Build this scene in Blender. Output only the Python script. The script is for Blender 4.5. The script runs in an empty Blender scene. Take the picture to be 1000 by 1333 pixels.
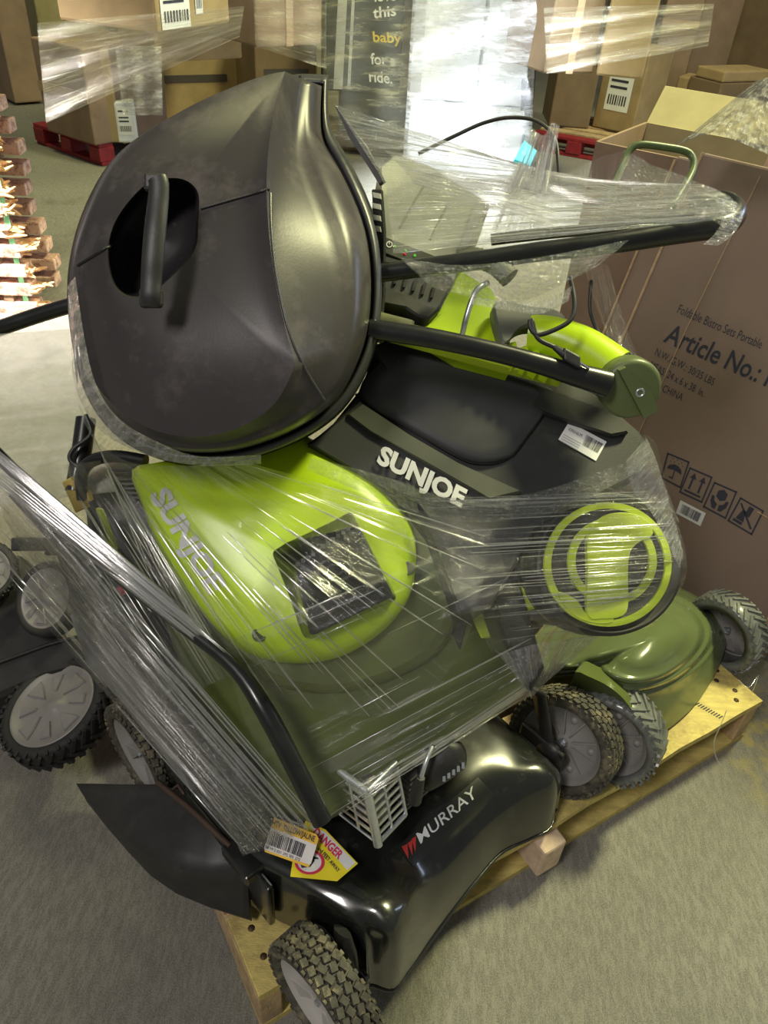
import bpy, math, random
import numpy as np
from mathutils import Vector, Matrix
from mathutils.bvhtree import BVHTree
rnd = random.Random(7)
SC = bpy.context.scene
COL = SC.collection
# ------------------------------------------------------------------ camera
F, PITCH, ROLL, HC = 1000.0, math.radians(38), math.radians(4.3), 1.48
FW = Vector((0, math.cos(PITCH), -math.sin(PITCH)))
RT0 = Vector((1, 0, 0)); UP0 = RT0.cross(FW)
RT = RT0*math.cos(ROLL) + UP0*math.sin(ROLL)
UP = -RT0*math.sin(ROLL) + UP0*math.cos(ROLL)
CAM = Vector((0, 0, HC))
cd = bpy.data.cameras.new('camera'); cam = bpy.data.objects.new('camera', cd); COL.objects.link(cam)
m = Matrix((RT, UP, -FW)).transposed().to_4x4(); m.translation = CAM
cam.matrix_world = m
cd.sensor_fit = 'VERTICAL'; cd.sensor_height = 36.0; cd.lens = 36.0*F/1333.0; cd.clip_start = .05
SC.camera = cam
# ------------------------------------------------------------------ light
wd = bpy.data.worlds.new('world'); SC.world = wd; wd.use_nodes = True
bg = wd.node_tree.nodes['Background']; bg.inputs[0].default_value = (.62, .64, .60, 1); bg.inputs[1].default_value = .2
def lamp(name, loc, target, size, power, color, size_y=None, spread=180):
    l = bpy.data.lights.new(name, 'AREA'); l.energy = power; l.color = color
    l.shape = 'RECTANGLE'; l.size = size; l.size_y = size_y or size; l.spread = math.radians(spread)
    o = bpy.data.objects.new(name, l); COL.objects.link(o); o.location = loc
    o.rotation_euler = (Vector(target)-Vector(loc)).to_track_quat('-Z', 'Y').to_euler()
    return o
lamp('warehouse_or_fill_lamp', (2.6, 3.0, 4.8), (0.2, .8, .3), .5, 350, (1, .98, .52), 1.0)
lamp('added_side_light', (5.2, 3.9, 1.9), (-.1, 1.0, .9), 2.2, 120, (.66, .77, 1), 2.4)  # unseen bluish light, added for the cool highlight on the grass box wall
lamp('warehouse_or_fill_lamp', (-2.2, 4.6, 5.6), (-1.2, 4.8, 0), .6, 50, (1, .97, .45), 1.2, 120)
lamp('warehouse_or_fill_lamp', (.6, 3.6, 5.0), (.45, 5.3, .1), .4, 34, (.85, .92, 1), .5, 20)  # narrow beam added to brighten the white boxes in the centre
lamp('warehouse_or_fill_lamp', (-2.6, 1.2, 3.6), (-1.75, 3.1, .5), .4, 30, (1, .94, .90), .4, 30)  # narrow beam added to brighten the pallet stack at the far left
lamp('warehouse_or_fill_lamp', (2.6, 5.0, 5.4), (2.2, 7.5, .3), .5, 38, (1, .92, .55), 1.0, 120)
lamp('warehouse_or_fill_lamp', (-1.6, -1.6, 4.2), (.2, 1.2, .6), .6, 80, (1, .93, .88), 1.2)
SC.view_settings.view_transform = 'Standard'; SC.view_settings.look = 'None'
SC.view_settings.exposure = 0.18; SC.view_settings.gamma = 1.0; SC.view_settings.use_curve_mapping = False
# ------------------------------------------------------------------ pixel helpers (rays of the photograph's lens)
def ray(x, y): return FW + RT*((x-500)/F) - UP*((y-666.5)/F)
def D(x, y, d): return CAM + ray(x, y)*d                 # point at depth d
def Z(x, y, z):
    r = ray(x, y); return CAM + r*((z-HC)/r.z)           # point at height z
def proj(P):
    q = Vector(P)-CAM; z = q.dot(FW); return (500+F*q.dot(RT)/z, 666.5-F*q.dot(UP)/z, z)
class Plane:
    def __init__(s, a, b, c):
        s.o = Vector(a); s.n = (Vector(b)-s.o).cross(Vector(c)-s.o).normalized()
        if s.n.dot(CAM-s.o) < 0: s.n = -s.n
    def __call__(s, x, y, off=0.0):
        r = ray(x, y); return CAM + r*((s.o+s.n*off-CAM).dot(s.n)/r.dot(s.n))
def dplane(*pts): return Plane(*[D(*p) for p in pts])
# ------------------------------------------------------------------ materials
def N(nt, t, **kw):
    n = nt.nodes.new(t)
    for k, v in kw.items(): setattr(n, k, v)
    return n
_m = {}
def mat(name, col, rough=.5, metal=0, amt=.15, scale=20, bump=0, bscale=None, stretch=(1, 1, 1), col2=None, spec=.5, coat=0, dirt=None, dscale=6, dth=(.52, .7), damt=.7, coord='Object', rv=.1):
    if name in _m: return _m[name]
    M = bpy.data.materials.new(name); M.use_nodes = True; nt = M.node_tree; b = nt.nodes['Principled BSDF']
    L = nt.links.new
    tc = N(nt, 'ShaderNodeTexCoord'); mp = N(nt, 'ShaderNodeMapping'); mp.inputs['Scale'].default_value = stretch
    L(tc.outputs[coord], mp.inputs[0])
    nz = N(nt, 'ShaderNodeTexNoise'); nz.inputs['Scale'].default_value = scale; nz.inputs['Detail'].default_value = 6; nz.inputs['Roughness'].default_value = .6
    L(mp.outputs[0], nz.inputs[0])
    mr = N(nt, 'ShaderNodeMapRange'); mr.inputs[1].default_value = .3; mr.inputs[2].default_value = .7
    L(nz.outputs[0], mr.inputs[0])
    mx = N(nt, 'ShaderNodeMix', data_type='RGBA')
    c = Vector(col); c2 = Vector(col2) if col2 else c*(1-amt)
    c1 = c if col2 else c*(1+amt*.6)
    mx.inputs[6].default_value = (*c2, 1); mx.inputs[7].default_value = (*[min(1, k) for k in c1], 1)
    L(mr.outputs[0], mx.inputs[0]); out = mx.outputs[2]
    if dirt:
        nd = N(nt, 'ShaderNodeTexNoise'); nd.inputs['Scale'].default_value = dscale; nd.inputs['Detail'].default_value = 9; nd.inputs['Roughness'].default_value = .72
        L(tc.outputs[coord], nd.inputs[0])
        md = N(nt, 'ShaderNodeMapRange'); md.inputs[1].default_value = dth[0]; md.inputs[2].default_value = dth[1]; md.inputs[4].default_value = damt
        L(nd.outputs[0], md.inputs[0])
        m2 = N(nt, 'ShaderNodeMix', data_type='RGBA'); m2.inputs[7].default_value = (*dirt, 1)
        L(md.outputs[0], m2.inputs[0]); L(out, m2.inputs[6]); out = m2.outputs[2]
    L(out, b.inputs['Base Color'])
    rr = N(nt, 'ShaderNodeMapRange'); rr.inputs[3].default_value = max(0.02, rough-rv); rr.inputs[4].default_value = min(1, rough+rv)
    L(nz.outputs[0], rr.inputs[0]); L(rr.outputs[0], b.inputs['Roughness'])
    b.inputs['Metallic'].default_value = metal; b.inputs['Specular IOR Level'].default_value = spec
    if coat: b.inputs['Coat Weight'].default_value = coat; b.inputs['Coat Roughness'].default_value = .08
    if bump:
        bp = N(nt, 'ShaderNodeBump'); bp.inputs['Strength'].default_value = bump; bp.inputs['Distance'].default_value = .004
        nb = N(nt, 'ShaderNodeTexNoise'); nb.inputs['Scale'].default_value = bscale or scale*4; nb.inputs['Detail'].default_value = 5
        L(mp.outputs[0], nb.inputs[0]); L(nb.outputs[0], bp.inputs['Height']); L(bp.outputs[0], b.inputs['Normal'])
    _m[name] = M; return M
# ------------------------------------------------------------------ mesh building (vertices kept in world space until linked)
REG = []                                                  # (tag, world verts, faces) for dropping decals and film onto surfaces
class MB:
    def __init__(s): s.v = []; s.f = []; s.sm = []; s.uv = None
    def add(s, vs, fs, smooth=False):
        o = len(s.v); s.v += [Vector(p) for p in vs]; s.f += [tuple(o+i for i in f) for f in fs]; s.sm += [smooth]*len(fs); return s
    def box(s, c, ax, ay, az, bev=0):
        """box centred at c with half-axis vectors; bev chamfers the edges"""
        c, ax, ay, az = map(Vector, (c, ax, ay, az))
        if bev <= 0:
            vs = [c+ax*i+ay*j+az*k for i in (-1, 1) for j in (-1, 1) for k in (-1, 1)]
            return s.add(vs, [(0, 1, 3, 2), (4, 6, 7, 5), (0, 4, 5, 1), (2, 3, 7, 6), (0, 2, 6, 4), (1, 5, 7, 3)])
        import bmesh
        bm = bmesh.new(); bmesh.ops.create_cube(bm, size=2)
        la, lb, lc = ax.length, ay.length, az.length
        for v in bm.verts: v.co = Vector((v.co.x*la, v.co.y*lb, v.co.z*lc))
        bmesh.ops.bevel(bm, geom=bm.edges[:], offset=min(bev, .45*2*min(la, lb, lc)), segments=2, profile=.5, affect='EDGES')
        X, Y, Zz = ax/la, ay/lb, az/lc
        bm.verts.index_update()
        s.add([c+X*v.co.x+Y*v.co.y+Zz*v.co.z for v in bm.verts], [[v.index for v in f.verts] for f in bm.faces])
        bm.free(); return s
    def prism(s, pts, vec, bev=0, smooth=False):
        """closed outline pts (world) extruded by vec; optional small chamfer on the front rim"""
        pts = [Vector(p) for p in pts]; n = len(pts); vec = Vector(vec); c = sum(pts, Vector())/n
        rings = []
        if bev:
            u = vec.normalized()
            ins = [p+(c-p).normalized()*bev for p in pts]
            rings = [ins, [p+u*bev for p in pts], [p+vec for p in pts]]
        else: rings = [pts, [p+vec for p in pts]]
        vs = [p for r in rings for p in r]; fs = []
        for k in range(len(rings)-1):
            for i in range(n):
                j = (i+1) % n; fs.append((k*n+i, k*n+j, (k+1)*n+j, (k+1)*n+i))
        s.add(vs, fs, smooth)
        s.add(rings[0], [tuple(range(n))]); s.add(rings[-1], [tuple(reversed(range(n)))]); return s
    def tube(s, pts, r, n=12, flat=1.0, flatdir=None, smooth=True, cap=True):
        pts = [Vector(p) for p in pts]; rs = r if isinstance(r, (list, tuple)) else [r]*len(pts)
        t0 = (pts[1]-pts[0]).normalized(); a = t0.orthogonal().normalized()
        if flatdir is not None:
            a = (Vector(flatdir)-t0*Vector(flatdir).dot(t0)).normalized()
        vs = []
        for i, p in enumerate(pts):
            t = (pts[min(i+1, len(pts)-1)]-pts[max(i-1, 0)]).normalized()
            a = (a-t*a.dot(t)).normalized(); b = t.cross(a)
            for k in range(n):
                w = 2*math.pi*k/n; vs.append(p+a*math.cos(w)*rs[i]*flat+b*math.sin(w)*rs[i])
        fs = [(i*n+k, i*n+(k+1) % n, (i+1)*n+(k+1) % n, (i+1)*n+k) for i in range(len(pts)-1) for k in range(n)]
        s.add(vs, fs, smooth)
        if cap: s.add(vs[:n], [tuple(reversed(range(n)))]); s.add(vs[-n:], [tuple(range(n))])
        return s
    def lathe(s, c, ax, prof, n=40, smooth=True, a0=None, close=False):
        """prof: list of (radius, height along ax)"""
        c = Vector(c); ax = Vector(ax).normalized(); a = a0 or ax.orthogonal().normalized(); b = ax.cross(a)
        vs = [c+ax*h+(a*math.cos(2*math.pi*k/n)+b*math.sin(2*math.pi*k/n))*r for r, h in prof for k in range(n)]
        m_ = len(prof); rg = range(m_ if close else m_-1)
        s.add(vs, [(i*n+k, i*n+(k+1) % n, ((i+1) % m_)*n+(k+1) % n, ((i+1) % m_)*n+k) for i in rg for k in range(n)], smooth)
        return s
    def grid(s, fn, nu, nv, smooth=True, closed_u=False):
        vs = [fn(i/(nu if closed_u else nu-1), j/(nv-1)) for j in range(nv) for i in range(nu)]
        s.add(vs, [(j*nu+i, j*nu+(i+1) % nu, (j+1)*nu+(i+1) % nu, (j+1)*nu+i) for j in range(nv-1) for i in range(nu if closed_u else nu-1)], smooth)
        return s
    def loft(s, rings, smooth=True, cap0=False, cap1=False):
        n = len(rings[0])
        s.add([p for r in rings for p in r], [(k*n+i, k*n+(i+1) % n, (k+1)*n+(i+1) % n, (k+1)*n+i) for k in range(len(rings)-1) for i in range(n)], smooth)
        for r, on in ((rings[0], cap0), (rings[-1], cap1)):
            if on:
                c = sum(r, Vector())/n; s.add(list(r)+[c], [(i, (i+1) % n, n) for i in range(n)], smooth)
        return s
def root_of(o):
    while o.parent: o = o.parent
    return o
def obj(name, mb, m_, parent=None, reg=None, uv=None):
    me = bpy.data.meshes.new(name); off = Vector()
    if parent: off = Vector(root_of(parent)['_loc'])
    me.from_pydata([tuple(v-off) for v in mb.v], [], mb.f)
    me.polygons.foreach_set('use_smooth', mb.sm)
    if uv is not None:
        ul = me.uv_layers.new(name='UVMap'); vi = np.empty(len(me.loops), dtype=np.int32); me.loops.foreach_get('vertex_index', vi)
        ul.data.foreach_set('uv', np.array(uv, dtype=np.float32)[vi].ravel())
    me.materials.append(m_)
    o = bpy.data.objects.new(name, me); COL.objects.link(o)
    if parent: o.parent = parent
    else: o['_loc'] = (0, 0, 0)
    if reg: REG.append((reg, list(mb.v), list(mb.f)))
    return o
def fixnorm(o):
    import bmesh
    bm = bmesh.new(); bm.from_mesh(o.data); bmesh.ops.recalc_face_normals(bm, faces=bm.faces); bm.to_mesh(o.data); bm.free(); return o
def thing(name, label, cat, loc, group=None):
    o = bpy.data.objects.new(name, None); COL.objects.link(o); o.location = loc; o.empty_display_size = .05
    o['label'] = label; o['category'] = cat; o['_loc'] = tuple(loc)
    if group: o['group'] = group
    return o
def tag(o, label, cat, group=None):
    o['label'] = label; o['category'] = cat
    if group: o['group'] = group
    return o
def bvh(*tags):
    vs, fs = [], []
    for t, v, f in REG:
        if t in tags or not tags: o = len(vs); vs += v; fs += [tuple(i+o for i in q) for q in f]
    return BVHTree.FromPolygons(vs, fs)
def surf(*tags):
    B = bvh(*tags)
    def S(x, y, off=0.0):
        r = ray(x, y).normalized(); h = B.ray_cast(CAM, r)
        if h[0] is None: return None
        n = h[1] if h[1].dot(r) < 0 else -h[1]
        return h[0] + n*off
    return S
def smooth_px(pts, n, closed=True):
    """Catmull-Rom through pixel+depth points, resampled to n"""
    P = [np.array(p, float) for p in pts]; m_ = len(P); out = []
    seg = m_ if closed else m_-1
    dense = []
    for i in range(seg):
        g = lambda k: P[k % m_] if closed else P[max(0, min(m_-1, k))]
        p0, p1, p2, p3 = g(i-1), g(i), g(i+1), g(i+2)
        for k in range(12):
            t = k/12; dense.append(.5*((2*p1)+(-p0+p2)*t+(2*p0-5*p1+4*p2-p3)*t*t+(-p0+3*p1-3*p2+p3)*t**3))
    if not closed: dense.append(P[-1])
    dense = np.array(dense); q = np.vstack([dense, dense[:1]]) if closed else dense
    L = np.concatenate([[0], np.cumsum(np.linalg.norm(np.diff(q[:, :2], axis=0), axis=1))])
    s = np.linspace(0, L[-1], n+1)[:-1] if closed else np.linspace(0, L[-1], n)
    return [tuple(np.interp(t, L, q[:, k]) for k in range(q.shape[1])) for t in s]
def lerp(a, b, t): return a+(b-a)*t
# ------------------------------------------------------------------ lettering: real font meshes laid onto a surface
def glyphs(txt, bold=0.0):
    c = bpy.data.curves.new('lettering', 'FONT'); c.body = txt; c.size = 1; c.offset = bold; c.resolution_u = 3
    o = bpy.data.objects.new('lettering', c); COL.objects.link(o)
    dg = bpy.context.evaluated_depsgraph_get(); me = bpy.data.meshes.new_from_object(o.evaluated_get(dg))
    import bmesh
    bm = bmesh.new(); bm.from_mesh(me); bmesh.ops.triangulate(bm, faces=bm.faces)
    for _ in range(3):
        le = [e for e in bm.edges if e.calc_length() > .16]
        if le: bmesh.ops.subdivide_edges(bm, edges=le, cuts=1); bmesh.ops.triangulate(bm, faces=bm.faces)
    bm.to_mesh(me); bm.free()
    vs = [v.co.copy() for v in me.vertices]; fs = [tuple(p.vertices) for p in me.polygons]
    bpy.data.objects.remove(o); bpy.data.curves.remove(c); bpy.data.meshes.remove(me)
    return vs, fs
def lettering(name, txt, p0, p1, up, S, m_, parent, off=.0008, bold=.0, thick=0, label=None):
    """text from pixel p0 to p1 along the baseline, capital height vector up (pixels)"""
    vs, fs = glyphs(txt, bold); xs = [v.x for v in vs]; x0, x1 = min(xs), max(xs)
    mb = MB(); P = []
    for v in vs:
        a = (v.x-x0)/(x1-x0); b = v.y/.69
        q = S(p0[0]+(p1[0]-p0[0])*a+up[0]*b, p0[1]+(p1[1]-p0[1])*a+up[1]*b, off)
        P.append(q if q is not None else None)
    ok = [p for p in P if p is not None]
    if not ok: return None
    P = [p if p is not None else ok[0] for p in P]
    keep = [f for f in fs if not all(P[i] == ok[0] for i in f)]
    mb.add(P, keep)
    o = obj(name, mb, m_, parent)
    if label: o['label'] = label
    return o
def patch(name, pts, S, m_, parent, off=.0006, thick=.0, sub=4, ed=None):
    """flat sticker whose pixel outline (quad) is laid on a surface"""
    (a, b, c, d) = pts; n = sub+1; mb = MB()
    def fn(u, v):
        x = lerp(lerp(a[0], b[0], u), lerp(d[0], c[0], u), v); y = lerp(lerp(a[1], b[1], u), lerp(d[1], c[1], u), v)
        return S(x, y, off) or D(x, y, 1.2)
    mb.grid(fn, n, n, smooth=False)
    return obj(name, mb, m_, parent)
def poly(name, pts, S, m_, parent, off=.001):
    mb = MB(); P = [S(x, y, off) for x, y in pts]
    if any(p is None for p in P): return None
    mb.add(P, [tuple(range(len(P)))]); return obj(name, mb, m_, parent)
def barcode(pts, S, m_, parent, off=.0014, n=22, seed=1):
    """bars between two edges: pts = quad (a b top, c d bottom), all bars one printed part"""
    (a, b, c, d) = pts; r = random.Random(seed); mb = MB(); u = 0
    while u < .97:
        w = r.choice((.012, .02, .032)); u2 = min(1, u+w); q = []
        for (uu, v) in ((u, 0), (u2, 0), (u2, 1), (u, 1)):
            x = lerp(lerp(a[0], b[0], uu), lerp(d[0], c[0], uu), v); y = lerp(lerp(a[1], b[1], uu), lerp(d[1], c[1], uu), v)
            p = S(x, y, off)
            if p is None: return None
            q.append(p)
        mb.add(q, [(0, 1, 2, 3)]); u = u2+r.choice((.012, .02, .028))
    return obj('barcode', mb, m_, parent)
# ================================================================== materials
def concrete():
    M = bpy.data.materials.new('concrete'); M.use_nodes = True; nt = M.node_tree; b = nt.nodes['Principled BSDF']; L = nt.links.new
    tc = N(nt, 'ShaderNodeTexCoord')
    def noise(sc, det, st=(1, 1, 1), rot=0, rough=.6):
        mp = N(nt, 'ShaderNodeMapping'); mp.inputs['Scale'].default_value = st; mp.inputs['Rotation'].default_value = (0, 0, rot)
        L(tc.outputs['Object'], mp.inputs[0]); n = N(nt, 'ShaderNodeTexNoise'); n.inputs['Scale'].default_value = sc; n.inputs['Detail'].default_value = det; n.inputs['Roughness'].default_value = rough
        L(mp.outputs[0], n.inputs[0]); return n.outputs[0]
    def rng(s, a, b_, c, d):
        r = N(nt, 'ShaderNodeMapRange'); r.inputs[1].default_value = a; r.inputs[2].default_value = b_; r.inputs[3].default_value = c; r.inputs[4].default_value = d; L(s, r.inputs[0]); return r.outputs[0]
    def mixc(f, a, b_):
        x = N(nt, 'ShaderNodeMix', data_type='RGBA'); L(f, x.inputs[0])
        for k, v in ((6, a), (7, b_)):
            if isinstance(v, tuple): x.inputs[k].default_value = (*v, 1)
            else: L(v, x.inputs[k])
        return x.outputs[2]
    big = noise(1.3, 5); broom = noise(90, 8, (1, .30, 1), math.radians(-62), .85); fine = noise(420, 3)
    c = mixc(rng(big, .35, .65, 0, 1), (.19, .18, .15), (.28, .27, .225))
    c = mixc(rng(broom, .45, .57, .75, 0), c, (.12, .112, .095))
    c = mixc(rng(fine, .42, .62, 0, .4), c, (.42, .41, .36))
    c = mixc(rng(noise(3.1, 7), .60, .72, 0, .6), c, (.11, .105, .09))
    # yellow paint dust scattered near the corner of the pallet
    sep = N(nt, 'ShaderNodeVectorMath', operation='DISTANCE'); L(tc.outputs['Object'], sep.inputs[0]); sep.inputs[1].default_value = (1.03, 1.12, 0)
    ma = N(nt, 'ShaderNodeMath', operation='MULTIPLY'); L(rng(sep.outputs['Value'], .05, .26, 1, 0), ma.inputs[0]); L(rng(noise(26, 6), .45, .62, 0, .8), ma.inputs[1])
    c = mixc(ma.outputs[0], c, (.50, .40, .07))
    L(c, b.inputs['Base Color']); b.inputs['Roughness'].default_value = .82
    bp = N(nt, 'ShaderNodeBump'); bp.inputs['Strength'].default_value = .9; bp.inputs['Distance'].default_value = .004
    ad = N(nt, 'ShaderNodeMath', operation='ADD'); L(broom, ad.inputs[0]); ad.inputs[1].default_value = 0; L(ad.outputs[0], bp.inputs['Height']); L(bp.outputs[0], b.inputs['Normal'])
    return M
M_conc = concrete()
M_card = mat('cardboard', (.34, .25, .13), .8, amt=.18, scale=7, bump=.12, bscale=60, spec=.2)
M_card2 = mat('cardboard_pinkish', (.28, .20, .14), .8, amt=.18, scale=6, bump=.12, bscale=60, spec=.2)
M_card3 = mat('cardboard_dark', (.19, .135, .08), .8, amt=.2, scale=6, bump=.12, bscale=60, spec=.2)
M_cardin = mat('cardboard_inside', (.42, .37, .20), .85, amt=.12, scale=10, bump=.1, spec=.2)
M_edge = mat('cardboard_edge', (.50, .36, .22), .9, amt=.2, scale=60)
M_tape = mat('packing_tape', (.46, .33, .20), .25, amt=.1, scale=30, spec=.6)
M_dtape = mat('dark_tape', (.05, .04, .03), .4)
M_white = mat('white_paper', (.75, .76, .74), .6, amt=.05)
M_grey = mat('grey_print', (.42, .43, .45), .6, amt=.06)
M_whitebox = mat('white_carton', (.70, .73, .76), .45, amt=.07, scale=5)
M_darkbox = mat('dark_print', (.035, .045, .055), .5, amt=.3, scale=6)
M_ink = mat('black_ink', (.03, .03, .045), .7, amt=.1)
M_redp = mat('red_paint', (.30, .012, .02), .6, amt=.35, scale=20, dirt=(.10, .04, .03), dscale=18, damt=.8)
M_redink = mat('red_ink', (.55, .02, .03), .5)
M_yelink = mat('yellow_ink', (.75, .55, .05), .5)
M_rust = mat('scuffed_pink_wood', (.74, .50, .38), .75, amt=.15, scale=14, stretch=(1, 1, 3), dirt=(.26, .09, .05), dscale=30, dth=(.47, .62), damt=.85, bump=.4, bscale=70)
M_splint = mat('splintered_wood', (.62, .36, .17), .85, amt=.35, scale=40, bump=.4)
M_wood = mat('pallet_pine', (.52, .37, .20), .75, amt=.32, scale=9, stretch=(3, 12, 3), bump=.35, bscale=40, dirt=(.20, .12, .06), dscale=9, dth=(.5, .7), damt=.6)
M_woody = mat('pallet_pine_yellow', (.62, .50, .16), .7, amt=.25, scale=9, stretch=(3, 10, 3), bump=.35, bscale=40, dirt=(.27, .18, .07), dscale=11, dth=(.52, .68), damt=.7)
M_woodd = mat('pallet_weathered', (.26, .17, .10), .8, amt=.4, scale=9, stretch=(3, 10, 3), bump=.4, bscale=40, dirt=(.10, .06, .04), dscale=9)
M_greyw = mat('weathered_grey_wood', (.22, .20, .18), .85, amt=.5, scale=14, stretch=(2, 9, 2), bump=.4)
M_strap = mat('green_strap', (.25, .75, .42), .35)
def film_mat(name, haze=.10, streak=.55, su=3, sv=60, bump=.5, rough=.12, col=(.9, .92, .9), crump=0, fold=.0, lo=.50, hi=.72):
    """clear stretch film: mostly see-through, with pulled whitish streaks and sharp glints"""
    M = bpy.data.materials.new(name); M.use_nodes = True; nt = M.node_tree; L = nt.links.new
    nt.nodes.remove(nt.nodes['Principled BSDF']); out = nt.nodes['Material Output']
    uv = N(nt, 'ShaderNodeUVMap'); mp = N(nt, 'ShaderNodeMapping'); mp.inputs['Scale'].default_value = (sv, su, 1); L(uv.outputs[0], mp.inputs[0])
    nz = N(nt, 'ShaderNodeTexNoise'); nz.inputs['Scale'].default_value = 1; nz.inputs['Detail'].default_value = 7; nz.inputs['Roughness'].default_value = .68; L(mp.outputs[0], nz.inputs[0])
    mr = N(nt, 'ShaderNodeMapRange'); mr.inputs[1].default_value = lo; mr.inputs[2].default_value = hi; mr.inputs[3].default_value = haze; mr.inputs[4].default_value = haze+streak; L(nz.outputs[0], mr.inputs[0])
    tc = N(nt, 'ShaderNodeTexCoord'); n2 = N(nt, 'ShaderNodeTexNoise'); n2.inputs['Scale'].default_value = 26; n2.inputs['Detail'].default_value = 4; L(tc.outputs['Object'], n2.inputs[0])
    mu = N(nt, 'ShaderNodeMath', operation='MULTIPLY_ADD'); L(nz.outputs[0], mu.inputs[0]); mu.inputs[1].default_value = 1.0
    m3 = N(nt, 'ShaderNodeMath', operation='MULTIPLY'); L(n2.outputs[0], m3.inputs[0]); m3.inputs[1].default_value = crump; L(m3.outputs[0], mu.inputs[2])
    bp = N(nt, 'ShaderNodeBump'); bp.inputs['Strength'].default_value = bump; bp.inputs['Distance'].default_value = .01; L(mu.outputs[0], bp.inputs['Height'])
    gl = N(nt, 'ShaderNodeBsdfGlossy'); gl.inputs['Roughness'].default_value = rough; gl.inputs[0].default_value = (1, 1, 1, 1); L(bp.outputs[0], gl.inputs['Normal'])
    df = N(nt, 'ShaderNodeBsdfDiffuse'); df.inputs[0].default_value = (*col, 1); L(bp.outputs[0], df.inputs['Normal'])
    tl = N(nt, 'ShaderNodeBsdfTranslucent'); tl.inputs[0].default_value = (*col, 1)
    tr = N(nt, 'ShaderNodeBsdfTransparent')
    a1 = N(nt, 'ShaderNodeMixShader'); a1.inputs[0].default_value = .45; L(df.outputs[0], a1.inputs[1]); L(tl.outputs[0], a1.inputs[2])
    a2 = N(nt, 'ShaderNodeMixShader'); L(mr.outputs[0], a2.inputs[0]); L(tr.outputs[0], a2.inputs[1]); L(a1.outputs[0], a2.inputs[2])
    ge = N(nt, 'ShaderNodeNewGeometry'); dt = N(nt, 'ShaderNodeVectorMath', operation='DOT_PRODUCT'); L(bp.outputs[0], dt.inputs[0]); L(ge.outputs['Incoming'], dt.inputs[1])
    ab = N(nt, 'ShaderNodeMath', operation='ABSOLUTE'); L(dt.outputs['Value'], ab.inputs[0])
    iv = N(nt, 'ShaderNodeMath', operation='SUBTRACT'); iv.inputs[0].default_value = 1.0; iv.use_clamp = True; L(ab.outputs[0], iv.inputs[1])
    pw = N(nt, 'ShaderNodeMath', operation='POWER'); L(iv.outputs[0], pw.inputs[0]); pw.inputs[1].default_value = 4.5
    fm = N(nt, 'ShaderNodeMath', operation='MULTIPLY_ADD'); L(pw.outputs[0], fm.inputs[0]); fm.inputs[1].default_value = .9; fm.inputs[2].default_value = .06+fold; fm.use_clamp = True
    a3 = N(nt, 'ShaderNodeMixShader'); L(fm.outputs[0], a3.inputs[0]); L(a2.outputs[0], a3.inputs[1]); L(gl.outputs[0], a3.inputs[2])
    L(a3.outputs[0], out.inputs[0]); return M
M_filmbg = film_mat('loose_film', .12, .60, 2, 20, .9, .2, col=(.85, .84, .66), lo=.48, hi=.75)
M_filmbright = film_mat('bright_film', .2, .5, 3, 20, .9, .15, col=(.95, .97, 1), lo=.45, hi=.7, crump=.6)
# ================================================================== setting
mb = MB(); mb.box((0, 7, -.05), (9, 0, 0), (0, 10, 0), (0, 0, .05)); fl = obj('floor', mb, M_conc, reg='floor'); fl['kind'] = 'structure'
M_wall = mat('warehouse_wall', (.30, .28, .22), .8, amt=.1, scale=2)
mb = MB(); mb.box((0, 14.1, 3), (9, 0, 0), (0, .1, 0), (0, 0, 3)); w = obj('wall_back', mb, M_wall); w['kind'] = 'structure'
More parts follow.
